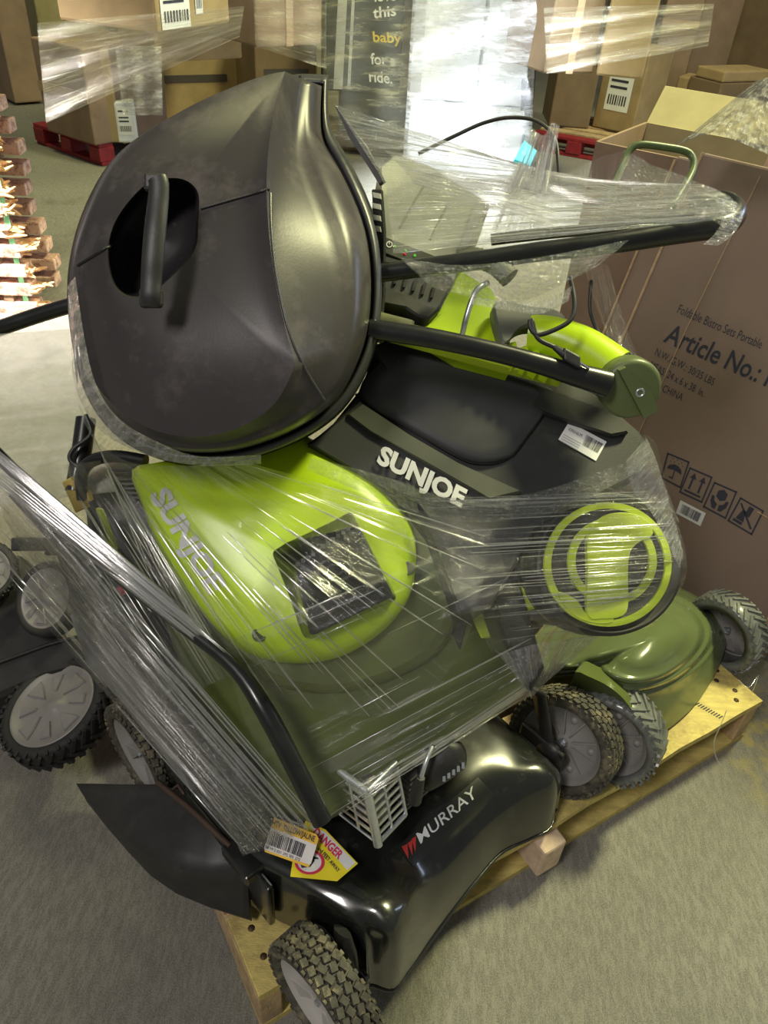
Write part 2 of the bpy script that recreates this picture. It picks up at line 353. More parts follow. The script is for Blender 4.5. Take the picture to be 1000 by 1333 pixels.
# ================================================================== cartons and pallets behind
def frame_px(pl, pr, z):
    L_, R_ = Z(*pl, z), Z(*pr, z); e = (R_-L_); w_ = e.length; e.normalize(); return L_, e, Vector((-e.y, e.x, 0)), w_
def carton(label, pl, pr, z, h, dep, m_=None, tape='front', stick=(), group=None, open_top=False, cat='carton', name='cardboard_carton', over=None):
    L_, e, b, w_ = frame_px(pl, pr, z); m_ = m_ or M_card; k = Vector((0, 0, 1))
    if over: dep = over
    c = L_+e*w_/2+b*dep/2
    T = thing(name, label, cat, (c.x, c.y, z), group)
    mb = MB(); mb.box(c+k*h/2, e*w_/2, b*dep/2, k*h/2, bev=.012); obj('body', mb, m_, T, reg='bg')
    if tape == 'front':
        mb = MB(); mb.box(L_+e*w_*.5+k*h*.5-b*.001, e*.024, b*.003, k*h*.5); mb.box(c+k*(h+.001), e*.024, b*dep/2, k*.003); obj('tape', mb, M_tape, T)
    elif tape == 'dark':
        mb = MB(); mb.box(L_+e*w_*.5+k*h*.62-b*.002, e*w_*.36, b*.003, k*.025); obj('tape', mb, M_dtape, T)
    elif tape == 'seam':
        mb = MB(); mb.box(L_+e*w_*.5+k*h*.5-b*.002, e*w_*.5, b*.003, k*.03); mb.box(c+k*(h+.001), e*.03, b*dep/2, k*.003); obj('tape', mb, M_tape, T)
    pt = lambda a, hh, o=.003: L_+e*w_*a+k*h*hh-b*o
    for (a0, h0, a1, h1) in stick:
        mb = MB(); mb.add([pt(a0, h0), pt(a1, h0), pt(a1, h1), pt(a0, h1)], [(0, 1, 2, 3)]); s = obj('shipping_label', mb, M_white, T)
        mb = MB(); r = random.Random(int(a0*100)); u = .1
        while u < .88:
            q = r.uniform(.02, .06); mb.add([pt(lerp(a0, a1, u), lerp(h0, h1, .12), .005), pt(lerp(a0, a1, u+q), lerp(h0, h1, .12), .005), pt(lerp(a0, a1, u+q), lerp(h0, h1, .32), .005), pt(lerp(a0, a1, u), lerp(h0, h1, .32), .005)], [(0, 1, 2, 3)]); u += q+.05
        for y_ in (.45, .58, .8):
            mb.add([pt(lerp(a0, a1, .1), lerp(h0, h1, y_), .005), pt(lerp(a0, a1, .8), lerp(h0, h1, y_), .005), pt(lerp(a0, a1, .8), lerp(h0, h1, y_+.05), .005), pt(lerp(a0, a1, .1), lerp(h0, h1, y_+.05), .005)], [(0, 1, 2, 3)])
        obj('printing', mb, M_ink, s)
    T['_fr'] = [*L_, *e, *b, w_, h, dep]
    return T
def pallet_px(label, pl, pr, dep, m_, group=None):
    L_, e, b, w_ = frame_px(pl, pr, 0); k = Vector((0, 0, 1)); c = L_+e*w_/2+b*dep/2
    T = thing('painted_pallet', label, 'pallet', (c.x, c.y, 0), group)
    for i in range(3):
        for j in range(3):
            mb = MB(); mb.box(L_+e*(.06+(w_-.12)*i/2)+b*(.06+(dep-.12)*j/2)+k*.07, e*.06, b*.06, k*.045, bev=.004); obj('block', mb, m_, T)
    for i in range(6):
        mb = MB(); mb.box(c+b*(-dep/2+.06+(dep-.12)*i/5)+k*.127, e*w_/2, b*.055, k*.011, bev=.003); obj('top_board', mb, m_ if i == 0 else M_wood, T, reg='bg')
    for i in range(3):
        mb = MB(); mb.box(c+b*(-dep/2+.06+(dep-.12)*i/2)+k*.0125, e*w_/2, b*.05, k*.0115, bev=.003); obj('bottom_board', mb, m_, T)
    return T
# left load
pallet_px('red painted pallet under the worn open carton at the far left', (47, 187), (132, 217), 1.1, M_redp)
# (second, its right-hand end runs behind the grass catcher)
carton('large scuffed cardboard carton on the red pallet, its torn top wrapped in film', (62, 170), (124, 190), .14, .56, .62, M_card2, 'seam')
carton('narrow brown carton standing behind the torn carton on the red pallet', (133, 186), (158, 186), .14, .55, .3, M_card, 'none')
carton('small white parcel with a barcode label standing on the red pallet', (152, 186), (181, 186), .14, .25, .12, M_whitebox, 'none', [(.18, .2, .8, .9)], name='white_parcel', cat='parcel')
t1 = carton('lower brown carton with a dark tape strip in the stack behind the grass catcher', (206, 178), (314, 172), .02, .62, .55, M_card, 'dark')
t2 = carton('brown carton resting on the dark-taped carton behind the grass catcher', (204, 82), (316, 76), .66, .40, .5, M_card, 'seam')
carton('lit carton at the top of the stack behind the grass catcher, with a paper label', (206, 44), (300, 30), 1.075, .45, .45, M_card, 'none', [(.05, .02, .42, .42), (.5, .1, .6, .45)])
carton('narrow yellowish carton upright between two brown stacks behind the grass catcher', (318, 112), (336, 112), .02, 1.6, .3, M_cardin, 'none')
carton('tall dark brown carton with tape standing right of the stacked pair behind the catcher', (336, 190), (412, 186), .02, .78, .5, M_card3, 'dark')
carton('upper dark carton resting on the tall dark carton left of the stroller boxes', (334, 62), (418, 58), .83, .9, .5, M_card2, 'front')
carton('narrow carton standing behind the film between dark carton and stroller boxes', (412, 150), (440, 150), .02, 1.1, .3, M_cardin, 'none')
carton('brown carton behind the torn carton, at the far left under cloudy film', (20, 135), (58, 132), .02, 1.6, .6, M_card2, 'none')
carton('olive-lit wrapped carton high behind the torn carton', (64, 108), (155, 104), .02, 1.5, .5, M_cardin, 'seam')
carton('dark slim carton standing right of the olive-lit carton', (162, 110), (204, 108), .02, 1.7, .4, M_card3, 'front')
# stroller boxes, centre
L_, e_, b_, w_ = frame_px((418, 196), (541, 205), 0)
pb = carton('low brown pallet collar under the dark stroller cartons', (430, 196), (524, 200), 0.0, .16, .5, M_card3, 'none', name='pallet_base', cat='pallet')
dk = carton('dark printed carton flat at the foot of the stroller stack', (440, 172), (538, 182), .165, .28, .5, M_darkbox, 'none', name='printed_carton')
db = carton('tall dark stroller carton printed with white and yellow words under film', (424, 118), (520, 122), .45, .95, .5, M_darkbox, 'none', name='stroller_stack_box', cat='carton')
wb = carton('tall white stroller carton with a grey side and faint lettering', (536, 128), (618, 134), .45, 1.05, .45, M_whitebox, 'none', name='stroller_stack_box', cat='carton')
wb2 = carton('white film-wrapped carton right of the lettered white stroller carton', (622, 136), (690, 140), .45, .9, .45, M_whitebox, 'none', name='stroller_stack_box', cat='carton')
wl = carton('added white box standing in for bright floor glare under the white stroller cartons', (528, 218), (672, 232), .0, .44, .5, M_whitebox, 'none', name='stroller_stack_box', cat='carton')  # low white box put here in place of glare on the floor
def face_plane(T):
    f = list(T['_fr']); o = Vector(f[:3]); e = Vector(f[3:6]); b = Vector(f[6:9]); return Plane(o-b*.003, o+e-b*.003, o+Vector((0, 0, 1))-b*.003)
P_db, P_wb = face_plane(db), face_plane(wb)
lettering('printed_word', 'love', (488, 2), (516, 0), (-1, -14), P_db, M_white, db, bold=.02)
lettering('printed_word', 'this', (486, 24), (516, 20), (-1, -14), P_db, M_white, db, bold=.02)
lettering('printed_word', 'baby', (486, 54), (523, 56), (-1, -13), P_db, M_yelink, db, bold=.02, label='yellow printed word')
lettering('printed_word', 'for a', (483, 83), (516, 86), (-1, -14), P_db, M_white, db, bold=.02)
lettering('printed_word', 'ride.', (481, 106), (511, 109), (-1, -14), P_db, M_white, db, bold=.02)
lettering('printed_word', 'mockingbird', (566, 31), (614, 36), (0, -7), P_wb, M_grey, wb, bold=.01)
mb = MB(); mb.add([P_wb(541, 0), P_wb(556, 0), P_wb(546, 140), P_wb(532, 138)], [(0, 1, 2, 3)]); obj('grey_edge', mb, M_grey, wb)
mb = MB(); mb.add([P_db(440, 0), P_db(452, 0), P_db(446, 116), P_db(434, 116)], [(0, 1, 2, 3)]); mb.add([P_db(458, 0), P_db(462, 0), P_db(456, 116), P_db(452, 116)], [(0, 1, 2, 3)]); obj('white_stripes', mb, M_grey, db)
# black folded frame with a strap beside the white cartons
T = thing('folded_stroller', 'black folded frame tube standing against the white wrapped cartons', 'frame', Z(693, 226, 0))
mb = MB(); mb.tube([Z(693, 226, 0)+Vector((0, 0, .01)), D(688, 150, 5.2), D(695, 60, 5.2), D(706, 30, 5.2)], .028); obj('tube', mb, mat('frame_black', (.02, .02, .025), .4), T)
mb = MB(); mb.tube([Z(677, 224, 0)+Vector((0, 0, .01)), D(682, 130, 5.3), D(683, 50, 5.3)], .02); obj('tube', mb, _m['frame_black'], T)
mb = MB(); mb.tube([D(683, 50, 5.3), D(700, 14, 5.2), D(735, -4, 5.2)], .02); obj('handle', mb, _m['frame_black'], T)
c0 = D(685, 205, 4.9); mb = MB(); mb.prism([D(669, 208, 4.95), D(683, 182, 4.9), D(700, 196, 4.9), D(690, 217, 4.95)], FW*.05, bev=.01)
tag(obj('cloth_bundle', mb, mat('teal_cloth', (.03, .30, .34), .8)), 'small teal cloth patch hanging by the black frame', 'cloth')
# right load
pallet_px('red painted pallet under the tall cartons at the upper right', (690, 195), (800, 215), 1.0, M_redp)
carton('dark brown carton low on the right red pallet, left of the labelled one', (714, 164), (766, 168), .14, .62, .5, M_card3, 'none')
carton('dark brown wrapped carton resting on the low dark one, upper right', (708, 96), (772, 96), .77, .75, .5, M_card3, 'front')
carton('tan carton with a white shipping label low on the right red pallet', (770, 165), (822, 176), .14, .60, .5, M_card, 'none', [(.2, .25, .78, .85)])
carton('tan carton with a tilted white label on top of the labelled one', (776, 98), (836, 104), .77, .8, .5, M_card, 'none', [(.22, .5, .62, .85)])
carton('tall pinkish brown carton with printed bands right of the labelled cartons', (828, 172), (872, 176), .02, 1.7, .22, M_card2, 'seam')
carton('wide pinkish brown carton under film behind the small red-marked carton', (874, 170), (922, 168), .02, 1.75, .5, M_card2, 'none')
carton('dark shaded carton at the far end of the upper right load', (918, 160), (1010, 168), .02, 1.7, .5, M_card3, 'none')
rm = carton('small brown carton with a red mark on its end, right of the load', (862, 182), (905, 190), .02, .5, .3, M_card, 'seam')
carton('long flat brown carton lying beside the red-marked carton', (914, 198), (975, 193), .02, .52, .35, M_card3, 'none')
carton('flat carton lying on top of the long brown carton, upper right', proj(Z(914, 198, .02)+Vector((0, 0, .522)))[:2], proj(Z(975, 193, .02)+Vector((0, 0, .522)))[:2], .542, .08, .3, M_card, 'none')
P_rm = face_plane(rm)
mb = MB(); mb.add([P_rm(866, 136), P_rm(876, 137), P_rm(874, 154), P_rm(864, 153)], [(0, 1, 2, 3)]); obj('red_mark', mb, M_redink, rm)
# loose film hung over the loads
BG = bvh('bg')
def bgfilm(label, a, b, c, d, m_, dep=.03, nu=34, nv=20, seed=0):
    """sheet hanging just in front of the load behind it; corners are pixels (top left, top right, bottom right, bottom left)"""
    def px(u, v): return (lerp(lerp(a[0], b[0], u), lerp(d[0], c[0], u), v), lerp(lerp(a[1], b[1], u), lerp(d[1], c[1], u), v))
    ys = []
    for i in range(12):
        for j in range(8):
            h = BG.ray_cast(CAM, ray(*px((i+.5)/12, (j+.5)/8)).normalized())
            if h[0] is not None and h[0].y > 3: ys.append(h[0].y)
    Y = sorted(ys)[max(0, len(ys)//25)]-.10; r = random.Random(seed); ph = [r.uniform(0, 6) for _ in range(4)]; mb = MB(); uv = []
    for j in range(nv):
        for i in range(nu):
            u, v = i/(nu-1), j/(nv-1); x, y = px(u, v); q = ray(x, y)
            p = CAM+q*((Y+dep*(math.sin(v*17+ph[0]+u*4)*.5+math.sin(v*31+u*9+ph[1])*.3+math.sin(u*13+ph[2])*.5))/q.y)
            mb.v.append(p); uv.append((v, u))
    mb.f = [(j*nu+i, j*nu+i+1, (j+1)*nu+i+1, (j+1)*nu+i) for j in range(nv-1) for i in range(nu-1)]; mb.sm = [True]*len(mb.f)
    return tag(obj('film_wrap', mb, m_, uv=uv), label, 'plastic film')
bgfilm('cloudy film round the torn carton and the stack beside it', (48, 30, 5.6), (318, 8, 6.1), (312, 48, 6.1), (60, 160, 5.35), M_filmbg, seed=1)
bgfilm('glinting film band low between torn carton and stacked cartons', (150, 60, 5.7), (210, 60, 5.7), (212, 150, 5.7), (160, 150, 5.6), M_filmbright, seed=2)
bgfilm('thin film over the dark cartons left of the stroller boxes', (330, -10, 6.2), (425, -10, 6.2), (425, 90, 6.0), (332, 60, 6.0), M_filmbg, seed=3)
bgfilm('clear film over the dark worded stroller carton', (424, -10, 5.95), (545, -10, 5.95), (528, 195, 5.6), (418, 190, 5.6), M_filmbg, seed=4)
bgfilm('shining crumpled film over the white stroller cartons', (538, -10, 5.85), (700, -10, 5.85), (690, 240, 5.0), (524, 222, 5.0), M_filmbright, seed=5)
bgfilm('cloudy film band across the tall cartons at the upper right', (708, 10, 6.6), (930, 5, 6.9), (922, 60, 6.8), (712, 96, 6.5), M_filmbg, seed=6)
# ---- stack of broken pallets at the far left
k = Vector((0, 0, 1)); base = Z(60, 408, 0)
ex = Vector((1, .10, 0)).normalized(); ey = Vector((-ex.y, ex.x, 0))
zs = 0.0; i = 0
while zs < 1.55:
    # right end of each pallet is placed by where its splintered end stands out of the stack
    yy = 398 - i*43
    endx = {0: 52, 1: 46, 2: 34, 3: 34, 4: 27, 5: 5, 6: 36, 7: 26, 8: 20, 9: 18}.get(i, 20)
    p = base + ex*((endx-60)/1000*3.0) + k*zs
    T = thing('broken_pallet', ['lowest scuffed pallet of the stack with the green strap at the far left', 'second pallet from the floor in the green-strapped stack', 'third pallet from the floor in the green-strapped stack',
        'fourth pallet from the floor in the green-strapped stack', 'fifth pallet from the floor in the green-strapped stack, torn ends', 'sixth pallet of the strapped stack, set back to the left', 'seventh pallet of the strapped stack, end boards pale',
        'eighth pallet of the strapped stack, near the top left corner', 'ninth pallet of the strapped stack, at the top left corner', 'topmost pallet of the strapped stack, cut by the picture edge'][min(i, 9)], 'pallet', (p.x, p.y, zs))
    for lv, zz in ((0, .012), (1, .095)):
        for q in range(2):
            mb = MB(); c = p - ex*.55 + ey*(.035+q*.3) + k*(zz+.010)
            mb.box(c, ex*(.55+rnd.uniform(-.015, .015)), ey*.045, k*.026, bev=.006); obj('board', mb, M_rust, T)
        mb = MB(); e0 = p + k*(zz+.01)
        for q in range(9):
            s0 = e0 + ey*rnd.uniform(-.01, .09) + k*rnd.uniform(-.02, .02) - ex*.02; ln = rnd.uniform(.03, .09)
            mb.tube([s0, s0+ex*ln*.6+k*rnd.uniform(-.01, .012), s0+ex*ln+k*rnd.uniform(-.015, .02)+ey*rnd.uniform(-.01, .01)], [.012, .009, .004], n=5, smooth=False)
        obj('splinters', mb, M_splint, T)['kind'] = 'stuff'
    for q in (.12, .55, 1.0):
        mb = MB(); mb.box(p-ex*q+ey*.2+k*.062, ex*.02, ey*.2, k*.026); obj('stringer', mb, M_woodd, T)
    zs += .165; i += 1
mb = MB(); sp = Z(40, 402, 0)-ey*.03
for zz in (0,): mb.box(sp+k*.0+k*.78, ex*.011, ey*.0015, k*.78)
tag(obj('strap', mb, M_strap), 'thin green plastic strap pulled down the front of the pallet stack', 'strap')
# ================================================================== pallet under the pile
Zk = Vector((0, 0, 1))
pu = Vector((math.cos(math.radians(33.2)), math.sin(math.radians(33.2)), 0)); pv = Vector((-pu.y, pu.x, 0)); pA = Vector((-.138, .47, 0))
pal = thing('wooden_pallet', 'bare yellow-stained wooden pallet on the concrete under the pile of mowers', 'pallet', tuple(pA+pu*.6+pv*.5))
PP = lambda a, b, z: pA+pu*a+pv*b+Zk*z
def board(name, a0, a1, b0, b1, z, t, m_, jag=0):
    mb = MB(); n = 14; r = random.Random(int(b0*977)+3)
    lo = [PP(lerp(a0, a1, i/n), b0+(r.uniform(-1, 1)*jag if 0 < i < n else 0), z-t/2) for i in range(n+1)]
    hi = [PP(a, b1, z-t/2) for a in (a1, a0)]
    mb.prism([p+Zk*t for p in lo+hi], -Zk*t, bev=.002); return fixnorm(obj(name, mb, m_, pal, reg='pallet'))
bw = [(0, .135, M_woody), (.15, .24, M_wood), (.30, .39, M_wood), (.45, .54, M_wood), (.60, .69, M_woodd), (.75, .84, M_wood), (.90, 1.01, M_wood)]
for b0, b1, mm in bw: board('deck_board', 0, 1.215, b0, b1, .131, .018, mm, jag=.0022 if b0 == 0 else .001)
for b0, b1, mm in [(0.0, .11, M_woody), (.32, .42, M_woodd), (.60, .70, M_woodd), (.9, 1.01, M_woodd)]: board('bottom_board', 0.0, 1.215, b0, b1, .009, .018, mm)
for a in (.019, .60, 1.19):
    mb = MB(); mb.box(PP(a, .505, .070), pu*.02, pv*.505, Zk*.051, bev=.003); obj('stringer', mb, M_wood, pal, reg='pallet')
mb = MB(); mb.box(PP(.585, .012, .075), pu*.028, pv*.045, Zk*.045, bev=.006); obj('split_block', mb, mat('end_grain', (.66, .50, .36), .8, amt=.2, scale=60), pal)
for a, b in [(1.16, .03), (1.18, .05), (1.165, .09), (1.19, .11), (.03, .05), (.03, .1), (.03, .2), (.03, .33), (.6, .18)]:
    mb = MB(); mb.lathe(PP(a, b, .1405), Zk, [(.006, 0), (.005, .001), (.0, .0014)], n=10); obj('nail', mb, mat('rusty_nail', (.08, .05, .03), .6, .6), pal)
# printed stencil line on the board end: a row of small dots
mb = MB()
for i in range(22):
    p = PP(1.09-.002*i, .015+.0055*i, .1408); mb.box(p, pu*.006, pv*.0012, Zk*.0003)
obj('stamp_marks', mb, M_ink, pal)
# ================================================================== materials of the machines
M_blk = mat('black_enamel', (.012, .013, .012), .22, amt=.3, scale=14, coat=.6, dirt=(.10, .10, .07), dscale=28, dth=(.56, .70), damt=.35)
M_bplast = mat('black_plastic', (.022, .022, .022), .46, amt=.3, scale=18, bump=.05, bscale=300, dirt=(.07, .065, .05), dscale=16, dth=(.55, .75), damt=.4)
M_tyre = mat('tyre_rubber', (.018, .018, .018), .7, amt=.4, scale=30, bump=.2)
M_tyred = mat('tyre_rubber_dirty', (.06, .056, .045), .75, amt=.5, scale=40, dirt=(.22, .19, .12), dscale=32, dth=(.5, .62), damt=.75, bump=.3)
M_hub = mat('grey_hub_plastic', (.27, .26, .25), .45, amt=.12, scale=12, dirt=(.10, .09, .07), dscale=14, damt=.5)
M_hubb = mat('pale_grey_hub', (.42, .40, .38), .42, amt=.1, scale=8)
M_steel = mat('zinc_steel', (.66, .70, .75), .30, .85, amt=.1, scale=20, dirt=(.42, .44, .46), dscale=20)
M_olive = mat('olive_plastic', (.105, .135, .038), .34, amt=.10, scale=5, spec=.5, dirt=(.16, .17, .08), dscale=9, dth=(.55, .75), damt=.3, rv=.06)
M_olive2 = mat('olive_plastic_glossy', (.12, .155, .065), .24, amt=.10, scale=5, coat=.3, dirt=(.2, .21, .12), dscale=9, dth=(.55, .75), damt=.3)
M_lime = mat('lime_plastic', (.50, .72, .012), .3, amt=.06, scale=5, spec=.5, rv=.05)
M_lime2 = mat('lime_plastic_matt', (.42, .55, .025), .45, amt=.1, scale=8)
M_char = mat('charcoal_plastic', (.030, .031, .032), .45, amt=.2, scale=10, bump=.06, bscale=400, dirt=(.07, .07, .06), dscale=11, dth=(.55, .75), damt=.4)
M_char2 = mat('dark_grey_plastic', (.045, .046, .05), .4, amt=.15, scale=9, bump=.04, bscale=400)
M_grip = mat('olive_grey_rubber', (.10, .105, .075), .6, amt=.2, scale=30)
M_bgrey = mat('grey_beige_plastic', (.36, .37, .29), .5, amt=.08, scale=6)
M_tube = mat('black_tube', (.010, .011, .011), .3, amt=.2, scale=30, coat=.2)
M_logo = mat('pale_grey_lettering', (.62, .63, .62), .5, amt=.04)
M_sticky = mat('sticker_yellow', (.85, .72, .03), .4, amt=.05)
M_orange = mat('sticker_orange', (.85, .52, .04), .45, amt=.05)
M_ruby = mat('sticker_red', (.65, .03, .10), .4, amt=.05)
M_green_tube = mat('olive_painted_steel', (.085, .12, .045), .4, amt=.15, scale=20)
# ================================================================== wheels
def wheel(c, axis, R, W, parent, name='wheel', style='spoke', tread='block', mt=None, mh=None, hub_out=.0, up=None, bolt=True):
    """c: centre of the tyre; axis: outward direction (towards the hub face)"""
    c = Vector(c); ax = Vector(axis).normalized(); a = (Vector(up) if up else Vector((0, 0, 1))); a = (a-ax*a.dot(ax)).normalized(); b = ax.cross(a)
    mt = mt or M_tyred; mh = mh or M_hub; h = W/2
    mb = MB(); mb.lathe(c, ax, [(R*.70, -h*.9), (R*.90, -h), (R*.965, -h*.8), (R*.975, 0), (R*.965, h*.8), (R*.90, h), (R*.86, h*1.02), (R*.80, h*.98), (R*.765, h*.80), (R*.765, -h*.8)], n=64, a0=a, close=True)
    nseg = 40 if tread == 'block' else 30
    rot = lambda t: a*math.cos(t)+b*math.sin(t)
    if tread == 'block':
        for i in range(nseg):
            for j, y in enumerate((-.68, -.23, .23, .68)):
                t = 2*math.pi*(i+(.5 if j % 2 else 0))/nseg; rr = rot(t); tt = (-a*math.sin(t)+b*math.cos(t))
                sk = .35 if j in (0, 3) else -.35; d1 = (tt+ax*sk*(1 if j < 2 else -1)).normalized(); d2 = rr.cross(d1)
                mb.box(c+rr*R*.985+ax*y*h, rr*R*.03, d1*R*.062, d2*h*.17)
            t = 2*math.pi*i/nseg; rr = rot(t); tt = (-a*math.sin(t)+b*math.cos(t))
            for s in (-1, 1): mb.box(c+rr*R*.945+ax*s*h*.97, rr*R*.035, tt*R*.035, ax*h*.07)
    elif tread == 'chevron':
        for i in range(nseg):
            for s in (-1, 1):
                t = 2*math.pi*(i+(.25 if s > 0 else 0))/nseg; rr = rot(t); tt = (-a*math.sin(t)+b*math.cos(t))
                d1 = (ax*s+tt*.8).normalized(); d2 = rr.cross(d1)
                mb.box(c+rr*R*.985+ax*s*h*.5, rr*R*.026, d1*h*.55, d2*R*.028)
                mb.box(c+rr*R*.93+ax*s*h*.99, rr*R*.05, tt*R*.03, ax*h*.05)
    w_ = obj(name, mb, mt, parent, reg='pile')                      # the tyre; hub and bolt are its sub-parts
    f0 = h*.72
    mb = MB(); prof = [(0, f0*.25+hub_out), (R*.16, f0*.25+hub_out), (R*.2, f0*.05), (R*.62, f0*.18), (R*.68, f0*.55), (R*.765, f0*1.05), (R*.79, f0*1.08), (R*.79, f0*.7)]
    if style == 'disc': prof = [(0, f0*1.2), (R*.12, f0*1.2), (R*.15, f0*1.0), (R*.70, f0*1.0), (R*.735, f0*1.25), (R*.775, f0*1.25), (R*.79, f0*.8)]
    mb.lathe(c, ax, prof, n=56, a0=a)
    if style == 'spoke':
        for i in range(10):
            t = 2*math.pi*i/10; rr = rot(t); tt = rr.cross(ax)
            mb.box(c+rr*R*.41+ax*f0*.22, rr*R*.24, tt*R*.012, ax*f0*.18)
        for i in range(5):
            t = 2*math.pi*(i+.25)/5; rr = rot(t); tt = rr.cross(ax)
            mb.lathe(c+rr*R*.52+ax*f0*.28, ax, [(0, f0*.12), (R*.055, f0*.1), (R*.07, -f0*.1)], n=12)
    elif style == 'wedge':
        for i in range(5):
            t = 2*math.pi*(i+.1)/5; rr = rot(t); tt = rr.cross(ax)
            mb.prism([c+rr*R*.22+tt*R*.05+ax*f0*.6, c+rr*R*.70+tt*R*.16+ax*f0*.75, c+rr*R*.70-tt*R*.16+ax*f0*.75, c+rr*R*.22-tt*R*.05+ax*f0*.6], -ax*f0*.7, bev=R*.02)
    elif style == 'disc':
        for i in range(8):
            t = 2*math.pi*(i+.5)/8; t2 = 2*math.pi/16
            r1, r2, r3 = rot(t-t2*.62), rot(t+t2*.62), rot(t)
            mb.prism([c+r3*R*.24+ax*f0*1.22, c+r1*R*.5+ax*f0*1.22, c+r1*R*.66+ax*f0*1.22, c+r2*R*.66+ax*f0*1.22, c+r2*R*.5+ax*f0*1.22] if i % 2 == 0 else
                     [c+rot(t-.09)*R*.3+ax*f0*1.22, c+rot(t-.16)*R*.62+ax*f0*1.22, c+rot(t+.16)*R*.62+ax*f0*1.22, c+rot(t+.09)*R*.3+ax*f0*1.22], -ax*f0*.4, bev=R*.025)
    hb = obj('hub', mb, mh, w_, reg='pile')
    if bolt:
        mb = MB(); mb.lathe(c+ax*(f0*.3+hub_out), ax, [(R*.10, 0), (R*.10, .002), (R*.055, .003), (R*.055, .011), (0, .013)], n=6, smooth=False); obj('bolt', mb, M_steel, w_)
    return w_
# ================================================================== black petrol mower at the front
ma = math.radians(46); mM = Vector((math.cos(ma), math.sin(ma), 0)); mF = Vector((mM.y, -mM.x, 0))
MP = lambda a, b, z: mM*a+mF*b+Zk*z                                # a along the axle, b towards the front
mur = thing('petrol_mower', 'black petrol lawn mower low at the front of the pallet, name lettered on its deck', 'lawn mower', tuple(MP(.62, -.6, .14)))
CA = [.372, .40, .44, .50, .56, .63, .70, .76, .805, .838]
ROWS = [([-.315, -.288, -.290, -.300, -.308, -.315, -.318, -.300, -.288, -.302], [.155]*10),
        ([-.322, -.294, -.298, -.310, -.320, -.328, -.330, -.312, -.298, -.308], [.24, .255, .25, .225, .212, .208, .212, .225, .235, .225]),
        ([-.330, -.306, -.312, -.326, -.334, -.341, -.342, -.326, -.312, -.318], [.305, .320, .310, .268, .247, .240, .246, .268, .278, .262]),
        ([-.350, -.335, -.340, -.350, -.356, -.360, -.361, -.350, -.342, -.342], [.325, .340, .327, .288, .268, .262, .268, .290, .293, .275]),
        ([-.385, -.385, -.385, -.385, -.385, -.385, -.385, -.385, -.385, -.385], [.330, .338, .325, .302, .293, .291, .293, .298, .292, .275]),
        ([-.45]*10, [.330, .335, .325, .312, .308, .308, .308, .305, .300, .283]),
        ([-.60]*10, [.318, .325, .32, .318, .318, .318, .318, .312, .306, .29]),
        ([-.86]*10, [.300, .308, .31, .31, .31, .31, .31, .308, .302, .285]),
        ([-.90]*10, [.255, .27, .28, .28, .28, .28, .28, .275, .27, .25]),
        ([-.905]*10, [.155]*10)]
LA = [.372, .372, .372, .370, .362, .340, .302, .318, .34, .345]; LZ = [.155, .156, .175, .205, .23, .185, .165, .165, .16, .155]
grid_ = []
for r_, (bs, zs_) in enumerate(ROWS):
    row = []
    a0 = LA[r_]; row.append((a0-.004, bs[0], LZ[r_])); row.append((a0-.003, bs[0], lerp(LZ[r_], zs_[0], .55))); row.append((a0-.001, bs[0], lerp(LZ[r_], zs_[0], .88)))
    for c_, a in enumerate(CA):
        aa = a0+.008+(a-CA[0])*(CA[-1]-a0-.008)/(CA[-1]-CA[0]) if a0 != CA[0] else a+(.008 if c_ == 0 else 0)
        row.append((aa, bs[c_], zs_[c_]))
    row.append((.846, bs[-1], lerp(.155, zs_[-1], .80))); row.append((.850, bs[-1], .155)); grid_.append(row)
G = np.array(grid_)
def cr(P, t):
    n_ = len(P)-1; x = t*n_; i = min(n_-1, int(x)); f_ = x-i; g = lambda k_: P[max(0, min(n_, k_))]
    p0, p1, p2, p3 = g(i-1), g(i), g(i+1), g(i+2)
    return .5*((2*p1)+(-p0+p2)*f_+(2*p0-5*p1+4*p2-p3)*f_*f_+(-p0+3*p1-3*p2+p3)*f_**3)
mb = MB(); mb.grid(lambda u, v: MP(*cr(np.array([cr(G[r_], u) for r_ in range(len(G))]), v)), 85, 73)
# rolled lip at the foot of the skirt
mb.tube([MP(*cr(G[0][2:-1], i/40)) for i in range(41)], .003, n=6, cap=False)
obj('deck', mb, M_blk, mur, reg='pile')
S_mur = surf('pile')
# wheels
wheel(MP(.925, -.362, .235), (mM*-1+mF*.12+Zk*.30), .106, .058, mur, style='spoke', tread='block', up=mF)
# ^ its hub faces the deck side; the outer left-hand one shows its hub outward
wheel(MP(.300, -.335, .225), mM*-1, .102, .058, mur, style='wedge', tread='block', mh=M_hubb, up=mF)
wheel(MP(.318, -.873, .225), mM*-1, .105, .058, mur, style='wedge', tread='block', up=mF)
wheel(MP(.925, -.90, .235), mM, .105, .055, mur, style='wedge', tread='block', up=mF)
# height levers and brackets
mb = MB(); mb.tube([MP(.86, -.50, .30), MP(.872, -.46, .375), MP(.884, -.42, .355), MP(.886, -.385, .27), MP(.886, -.365, .235)], [.010, .016, .015, .014, .016], flat=.5, flatdir=mF); obj('height_lever', mb, M_bplast, mur)
mb = MB(); mb.lathe(MP(.884, -.362, .235), mM, [(0, -.012), (.028, -.01), (.03, .005), (.02, .014), (0, .014)], n=24); mb.box(MP(.88, -.385, .245), mM*.006, mF*.05, Zk*.016, bev=.004); obj('axle_bracket', mb, M_bplast, mur)
mb = MB(); mb.tube([MP(.352, -.36, .31), MP(.349, -.35, .29), MP(.347, -.335, .24), MP(.35, -.32, .2)], [.02, .025, .022, .012], flat=.35, flatdir=mM); obj('height_lever', mb, M_bplast, mur)
mb = MB(); mb.box(MP(.352, -.40, .21), mM*.008, mF*.10, Zk*.04, bev=.008); obj('wheel_bracket', mb, M_blk, mur)
